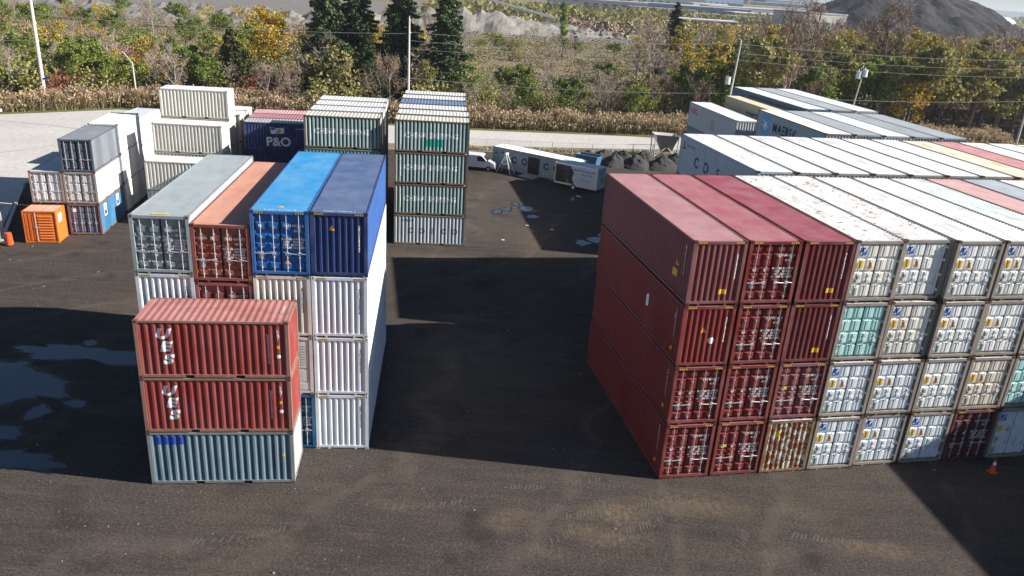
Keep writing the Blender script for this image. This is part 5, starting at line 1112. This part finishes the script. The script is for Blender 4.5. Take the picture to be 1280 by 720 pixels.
while cnt < 760 and tries < 26000:
    tries += 1; y = 124+(zr.random()**1.7)*205; x = zr.uniform(-.72*y, .84*y)
    if y < far_edge(x)+8.5: continue
    z = zone(x, y); dens = [3.9, 4.1, 4.2, 4.1, 4.4][z]*(1+(y-125)/(170 if z != 4 else 400))
    if z in (0, 1, 2) and y > 175: dens *= 1.7
    if z == 2 and 150 < y < 235: dens *= 1.6
    if any((x-a)**2+(y-b_)**2 < dens*dens for a, b_ in placed): continue
    if z in (1,) and y < 150 and any(abs(x-q) < 2.2 and abs(y-142) < 4 for q in (-34.8, -30, -22, -14)): continue
    placed.append((x, y)); ks = kinds[z]; k, m, (s0, s1), w_, word = zr.choices(ks, [q[3] for q in ks])[0]
    if z < 4 and y < far_edge(x)+17 and k in ('bare_a', 'bare_b', 'thin_a', 'green_b') : k, m, (s0, s1), w_, word = zr.choice([q for q in ks if q[0] not in ('bare_a', 'bare_b', 'thin_a', 'green_b')])
    s = zr.uniform(s0, s1)*(1.5 if z in (0, 1) else 1.35 if z == 2 else 1.75 if y < 150 else 1.8 if y < 190 else 1.35); far = y > 190
    word2 = word; q_ = x/y; lz = [w_l for lim, w_l in LAND if q_ < lim][0]; dz_ = ['just behind the reeds', 'further back', 'far back'][0 if y < 146 else 1 if y < 185 else 2]; lab = '%s %s, %s' % (word2, dz_, lz)
    sh = k.startswith(('bush', 'bare_c', 'bare_d')); tree(k, m, x, y, lab, s, name='shrub' if sh else 'bare_tree' if k.startswith('bare') else 'autumn_tree' if k.startswith('thin') else 'leafy_tree', group='%ss %s, %s' % (word, dz_, lz), bark=M_BARKP if zr.random() < .4 else M_BARK, cat='shrub' if sh else 'tree'); cnt += 1
print('scrub trees', cnt)
# reeds along the road
def reeds():
    rng = np.random.default_rng(4); n = 42000; x = rng.uniform(-80, 84, n); fe = np.array([far_edge(q) for q in x]); dep = rng.random(n); y = fe+1.8+dep*7.0
    cl = np.array([mnoise.noise(Vector((a*.25, b_*.4, 2.0))) for a, b_ in zip(x, y)]); cl2 = np.array([mnoise.noise(Vector((a*.9, b_*.9, 5.0))) for a, b_ in zip(x, y)]); h = (2.05+1.1*cl+.7*cl2+rng.normal(size=n)*.3)*np.where(dep < .06, .6, 1); h = np.maximum(h, .7)
    P0 = np.stack([x, y, np.zeros(n)], 1); ln = rng.normal(size=(n, 2))*.22; P1 = np.stack([x+ln[:, 0], y+ln[:, 1], h], 1); Vs = strips((P0, P1, np.full(n, .028)), rng)
    o = link('reed_stems', quad_mesh('reed_stems', Vs), None, [leaf_mat('reed_straw', [(0, (.16,.12,.06)), (.5, (.32,.24,.14)), (1, (.48,.37,.23))])]); o['kind'] = 'stuff'
    k = rng.random(n) < .8; C = P1[k]; C = C+np.array([0, 0, -.1]); V = leaf_quads(C, .20, rng, flat=-.8, elong=2.2); o = link('reed_plumes', quad_mesh('reed_plumes', V), None, [leaf_mat('reed_plume', [(0, (.24,.17,.10)), (.5, (.42,.31,.20)), (1, (.58,.45,.31))])]); o['kind'] = 'stuff'
    m2 = 30000; i2 = rng.integers(0, n, m2); C = P0[i2]+rng.normal(size=(m2, 3))*.2; C[:, 2] = rng.uniform(.2, .75, m2)*h[i2]; V = leaf_quads(C, .24, rng, flat=-.6, elong=2.4); o = link('reed_leaves', quad_mesh('reed_leaves', V), None, [leaf_mat('reed_leaf', [(0, (.09,.08,.035)), (.5, (.17,.14,.07)), (1, (.28,.21,.13))])]); o['kind'] = 'stuff'
reeds()
# brush and grasses between the shrubs
def brush():
    rng = np.random.default_rng(9); n = 230000; y = 126+rng.random(n)**1.5*235; x = rng.uniform(-.74, .86, n)*y; fe = np.array([far_edge(q) for q in x]); k = y > fe+7; x, y = x[k], y[k]
    dn = np.array([mnoise.noise(Vector((a*.09, b_*.14, 7.0))) for a, b_ in zip(x, y)]); kk = rng.random(len(x)) < np.clip(.55+dn*1.9-(y > 180)*.15, .03, 1); x, y, dn = x[kk], y[kk], dn[kk]
    z = rng.random(len(x))**1.5*np.clip(.9+1.6*dn, .25, 2.0); C = np.stack([x, y, z], 1); sz = .26+.0012*(y-125); V = leaf_quads(C, 1.0, rng, elong=1.3); V = (V.reshape(-1, 4, 3)-C[:, None])*sz[:, None, None]+C[:, None]
    g = dn+rng.normal(size=len(x))*.05; a = g > .12; c_ = (g < -.14); bmk = ~(a | c_); V4 = V
    for nm, mk, mt in (('green_undergrowth', a, [(0, (.14,.14,.045)), (1, (.28,.26,.09))]), ('straw_grass', bmk, [(0, (.24,.175,.09)), (1, (.40,.30,.17))]), ('brown_bramble', c_, [(0, (.19,.12,.075)), (1, (.32,.21,.14))])):
        o = link(nm, quad_mesh(nm, V4[mk].reshape(-1, 3)), None, [leaf_mat(nm+'_blades', mt, .1)]); o['kind'] = 'stuff'
brush()
# weeds at the fence
rng = np.random.default_rng(3); n = 1600; x = rng.uniform(-9, 24, n); y = 104.6+.2*(x+7.5)*.9+rng.normal(size=n)*.5+.5; C = np.stack([x, y, rng.random(n)*.45], 1)
link('fence_weeds', quad_mesh('fence_weeds', leaf_quads(C, .22, rng)), None, [ML['olive']])['kind'] = 'stuff'

# ================================================================== BACKGROUND: gravel works, coal pile, city, lake shore
def ridge(name, pts, w, hs_, mat, label, seed, cat='pile', cell=2.0, rough=.3, group=None):
    """a heap following a polyline, with sharp cone crests"""
    xs = [p[0] for p in pts]; ys = [p[1] for p in pts]; x0, x1, y0, y1 = min(xs)-w, max(xs)+w, min(ys)-w, max(ys)+w
    nx, ny = int((x1-x0)/cell)+1, int((y1-y0)/cell)+1; V = []
    for j in range(ny):
        for i in range(nx):
            x, y = x0+i*cell, y0+j*cell; z = -.3
            for (px, py), hh in zip(pts, hs_):
                d = math.hypot(x-px, y-py)*(1+.22*mnoise.noise(Vector((x*.06, y*.06, seed+px*.1)))); slope = hh/w; z = max(z, hh-d*slope)
            if z > 0: z += rough*mnoise.noise(Vector((x*.25, y*.25, seed)))*min(z, 3)+rough*.6*mnoise.noise(Vector((x*.7, y*.7, seed)))*min(z, 2)
            V.append((x, y, z))
    F = [(j*nx+i, j*nx+i+1, (j+1)*nx+i+1, (j+1)*nx+i) for j in range(ny-1) for i in range(nx-1) if max(V[j*nx+i][2], V[j*nx+i+1][2], V[(j+1)*nx+i][2], V[(j+1)*nx+i+1][2]) > -.29]
    me = bpy.data.meshes.new(name); me.from_pydata(V, [], F); me.materials.append(mat); o = bpy.data.objects.new(name, me); COL.objects.link(o); tag(o, label, cat, group); return o
M_SAND = noise_mat('pale_gravel', [(.3, (.22,.20,.175)), (.7, (.33,.31,.275))], .12, bump=.5, bscale=.6)
M_RUB = noise_mat('grey_rubble_far', [(.3, (.16,.148,.135)), (.7, (.29,.27,.25))], .15, bump=.6, bscale=.5)
M_COAL = noise_mat('coal_slope', [(.3, (.012,.011,.014)), (.7, (.055,.048,.048))], .05, scale2=.5, bump=1.0, bscale=.25, stretch=(1, 1, 1))
M_COALD = noise_mat('dark_slag', [(.3, (.03,.03,.035)), (.7, (.06,.058,.06))], .05, bump=.6, bscale=.3)
sheet('gravel_works', [(-420, 292), (-150, 296), (-60, 338), (40, 352), (120, 385), (200, 470), (240, 560), (60, 720), (-500, 640)], .03, M_RUB)
ridge('gravel_pile', [(-45+i*7.5, 372+i*1.5) for i in range(8)], 17, [9, 11, 10, 9.5, 10, 8, 7, 5], M_SAND, 'pale gravel pile with scalloped cone crests behind the spruces', 2)
ridge('gravel_pile', [(-68, 352), (-60, 356), (-52, 360)], 15, [7, 8, 7], M_SAND, 'pale gravel pile left of the spruces', 5)
ridge('gravel_pile', [(18+i*8, 386+i*2) for i in range(9)], 9, [6, 5, 4.5, 4, 4, 3.5, 3, 3, 2.5], M_SAND, 'low pale gravel bank stretching right of the poplar', 6)
ridge('rubble_pile', [(-170+i*10, 305+i*4) for i in range(9)], 7, [2.5, 3, 2.5, 2, 3, 3, 2.5, 3.5, 3], M_RUB, 'long low bank of pale rubble at the upper left', 7, rough=.8)
ridge('rubble_pile', [(-120+i*9, 345+i*3) for i in range(6)], 9, [4, 6, 5, 6, 4, 5], M_RUB, 'grey rubble bank behind the yellow tree', 8, rough=.8)
ridge('rubble_pile', [(-230+i*14, 350+i*2) for i in range(8)], 10, [4, 3, 5, 4, 3, 4, 5, 4], M_RUB, 'pale rubble bank at the far upper left corner', 9, rough=.8)
ridge('slag_bank', [(20+i*9, 600+i*2) for i in range(12)], 16, [11]*12, M_COALD, 'long dark slag bank behind the gravel piles', 10, cell=3)
tb = MB(); tb.box(-26, 14, -.6, .6, 0, .9); t = empty('conveyor', (-2, 395, 0), -.05); tag(t, 'pale sloping conveyor beam above the gravel piles', 'conveyor'); b = MB(); b.prism([(-26, 15.5), (-26, 14.6), (14, 6.6), (14, 7.6)], -.7, .7, 0, 'y'); b.build('belt_beam', [M_WPAINT], t)
for x in (-18, -4, 10): b = MB(); b.tube([(x, -.7, 0), (x, -.7, 14.4-(x+26)*.2)], .2, 4); b.tube([(x, .7, 0), (x, .7, 14.4-(x+26)*.2)], .2, 4); b.build('support', [M_GAL], t)
# coal pile
def coal():
    V = []; cell = 4.0; cx, cy = 335, 740; nx, ny = 108, 84; ca, sa = math.cos(.72), math.sin(.72)
    peaks = [(-30, 0, 45), (5, 2, 49), (35, 4, 47), (70, 6, 38), (-58, -4, 36), (105, 12, 28), (135, 16, 20), (-5, -40, 30)]
    for j in range(ny):
        for i in range(nx):
            u, v = (i-nx/2)*cell, (j-ny/2)*cell; z = -1
            for a_, b2, hh in peaks:
                d = math.hypot((u-a_)*.92, (v-b2)*1.0)*(1+.10*mnoise.noise(Vector((u*.02, v*.02, a_)))); z = max(z, hh-d*.44)
            if z > 0:
                g = math.sin(math.atan2(v, u+10)*22+1.5*mnoise.noise(Vector((u*.03, v*.03, 1))))
                z += 1.0*g*min(1, z/6)+3.4*mnoise.noise(Vector((u*.05, v*.05, 3)))+1.1*mnoise.noise(Vector((u*.16, v*.16, 3)))
                # haul ramp across the near-left flank
                z += 2.2*math.exp(-((u*.5+z*1.1+6-(v+70)*.55)/5.0)**2) if v < 0 else 0
            V.append((cx+u*ca-v*sa, cy+u*sa+v*ca, z))
    F = [(j*nx+i, j*nx+i+1, (j+1)*nx+i+1, (j+1)*nx+i) for j in range(ny-1) for i in range(nx-1) if max(V[j*nx+i][2], V[j*nx+i+1][2], V[(j+1)*nx+i+1][2]) > -1]
    me = bpy.data.meshes.new('coal_pile'); me.from_pydata(V, [], F); me.materials.append(M_COAL); o = bpy.data.objects.new('coal_pile', me); COL.objects.link(o); tag(o, 'huge dark coal pile on the horizon at upper right', 'coal pile')
coal()
M_BLD = [simple('wall_%s' % n, c, .7, var=.1, scale=.2) for n, c in (('white', (.62,.63,.64)), ('beige', (.48,.46,.42)), ('grey', (.34,.36,.39)), ('blue', (.20,.30,.42)), ('brick', (.30,.18,.14)))]
M_ROOFS = [simple('flat_roof_%s' % n, c, .7, var=.1, scale=.2) for n, c in (('white', (.70,.71,.72)), ('grey', (.36,.37,.39)))]
M_WIN = simple('far_window_band', (.10,.13,.17), .3)
def building(x, y, w, d, h, rz, wm, rm, label, chim=False, bands=1):
    t = empty('warehouse' if h < 16 else 'industrial_building', (x, y, 0), rz); tag(t, label, 'building'); b = MB(); b.box(-w/2, w/2, -d/2, d/2, 0, h); b.build('wall', [wm], t); b = MB(); b.box(-w/2-.3, w/2+.3, -d/2-.3, d/2+.3, h+.01, h+.8); b.build('roof', [rm], t)
    for k in range(bands):
        z = h*(k+.5)/bands; n = max(2, int(w/9))
        for i in range(min(n, 8)): xx = -w/2+w*(i+.5)/min(n, 8); b = MB(); b.box(xx-w/n*.25, xx+w/n*.25, -d/2-.15, -d/2-.02, z, z+h*.16/bands+.6); b.build('window', [M_WIN], t)
    if chim: b = MB(); b.tube([(w*.2, 0, h), (w*.2, 0, h+16)], 1.2, 8); b.build('stack', [M_BLD[2]], t)
building(180, 540, 27, 40, 15.2, .30, M_BLD[1], M_ROOFS[1], 'large plain grey-beige warehouse just left of the coal pile')
br = random.Random(17)
spots = [(118, 560, 40, 20, 6), (150, 640, 60, 24, 8), (205, 700, 80, 26, 10), (120, 760, 60, 22, 8), (178, 820, 70, 30, 11), (230, 900, 90, 30, 12), (160, 960, 60, 30, 10), (300, 1000, 120, 40, 14), (240, 1080, 80, 30, 12), (350, 1150, 90, 40, 18), (200, 1200, 90, 40, 16), (420, 1300, 140, 50, 22), (300, 1350, 70, 40, 20),
         (260, 1500, 80, 40, 22), (380, 1600, 60, 50, 34), (470, 1700, 120, 60, 26), (330, 1800, 90, 50, 24), (560, 1850, 100, 60, 36), (450, 2000, 80, 50, 30), (620, 2100, 140, 60, 28), (90, 900, 70, 30, 10), (60, 1050, 80, 30, 12), (110, 1300, 90, 40, 14)]
hw = ['nearest', 'low', 'long', 'flat', 'plain', 'wide', 'squat', 'broad', 'boxy', 'tall', 'pale', 'long low', 'square', 'distant', 'high', 'far', 'remote', 'blocky', 'small far', 'farthest', 'left', 'leftmost', 'outlying']
for i, (x, y, w, d, h) in enumerate(spots): k = br.randrange(5); building(x, y, w, d, h, br.uniform(-.2, .3), M_BLD[k], M_ROOFS[0 if br.random() < .7 else 1], '%s %s industrial building in the distant port, left of the coal pile' % (hw[i], ['white', 'beige', 'grey', 'blue', 'brick'][k]), chim=(i in (9, 14, 17)))
for i, (x, y, r) in enumerate(((728, 1300, 26), (690, 1420, 18))):
    b = MB(); n = 20; rings = [(r, 0), (r, r*.25), (r*.92, r*.42), (r*.7, r*.62), (r*.4, r*.75), (.1, r*.8)]
    for rad, z in rings: b.v += [(rad*math.cos(2*math.pi*j/n), rad*math.sin(2*math.pi*j/n), z) for j in range(n)]
    for q in range(len(rings)-1):
        for j in range(n): b.f.append((q*n+j, q*n+(j+1) % n, (q+1)*n+(j+1) % n, (q+1)*n+j)); b.m.append(0)
    o = b.build('storage_dome', [M_WPAINT], None, (x, y, 0), smooth=True); tag(o, 'white storage dome %s right of the coal pile' % ('larger one' if i == 0 else 'smaller one'), 'dome')
sheet('haul_road', [(190, 610), (300, 560), (430, 640), (560, 780), (620, 900), (612, 905), (550, 790), (426, 648), (300, 568), (192, 616)], .2, M_SAND)
# tree belts near the horizon
def belt(name, x0, y0, x1, y1, h, n, size, mat, seed, depth=20):
    rng = np.random.default_rng(seed); u = rng.random(n); x = x0+(x1-x0)*u; y = y0+(y1-y0)*u+rng.normal(size=n)*depth; hh = np.array([h*(1+.5*mnoise.noise(Vector((a*.03, b_*.03, seed)))) for a, b_ in zip(x, y)]); z = rng.random(n)**.7*hh
    o = link(name, quad_mesh(name, leaf_quads(np.stack([x, y, z], 1), size, rng)), None, [mat]); o['kind'] = 'stuff'
belt('distant_woodland', 40, 430, 330, 520, 6, 15000, 1.5, ML['olive'], 3, 25); belt('distant_woodland', 20, 420, 330, 515, 6, 15000, 1.5, ML['twigb'], 13, 25); belt('distant_woodland', 60, 430, 330, 520, 7, 5000, 1.5, ML['gold'], 23, 25); belt('distant_woodland', 300, 520, 900, 900, 6, 20000, 2.2, ML['twigb'], 4, 25)
belt('distant_woodland', -60, 480, 250, 700, 9, 9000, 2.2, ML['olive'], 5, 20); belt('distant_woodland', 560, 1050, 1300, 1500, 12, 7000, 4, ML['olive'], 6, 40)
belt('far_shore_trees', 100, 2200, 1800, 2450, 16, 7000, 8, ML['green'], 7, 60)
# headland across the lake
V = []; nx = 60
for j in range(4):
    for i in range(nx):
        u = i/(nx-1); x = 2900+u*6000; y = 6600+j*300-u*400; z = [0, 55, 62, 0][j]*(min(1, u*14)**.5)*(1+.12*mnoise.noise(Vector((u*9, j, 0)))); V.append((x, y, z-.5))
me = bpy.data.meshes.new('headland'); me.from_pydata(V, [], [(j*nx+i, j*nx+i+1, (j+1)*nx+i+1, (j+1)*nx+i) for j in range(3) for i in range(nx-1)]); me.materials.append(noise_mat('headland_green', [(.3, (.05,.08,.05)), (.7, (.09,.12,.08))], .002, bump=0)); o = bpy.data.objects.new('headland', me); COL.objects.link(o); o['kind'] = 'structure'
HAZE = True
if HAZE:
    m = bpy.data.materials.new('air_haze'); m.use_nodes = True; nt = m.node_tree; nt.nodes.clear(); v = N(nt, 'ShaderNodeVolumePrincipled'); v.inputs['Color'].default_value = (.80,.88,1.0,1); v.inputs['Density'].default_value = .00012; v.inputs['Anisotropy'].default_value = .2
    o_ = N(nt, 'ShaderNodeOutputMaterial'); nt.links.new(v.outputs[0], o_.inputs['Volume']); b = MB(); b.box(-12000, 14000, -700, 9000, -2, 95); o = b.build('haze', [m]); o['kind'] = 'stuff'
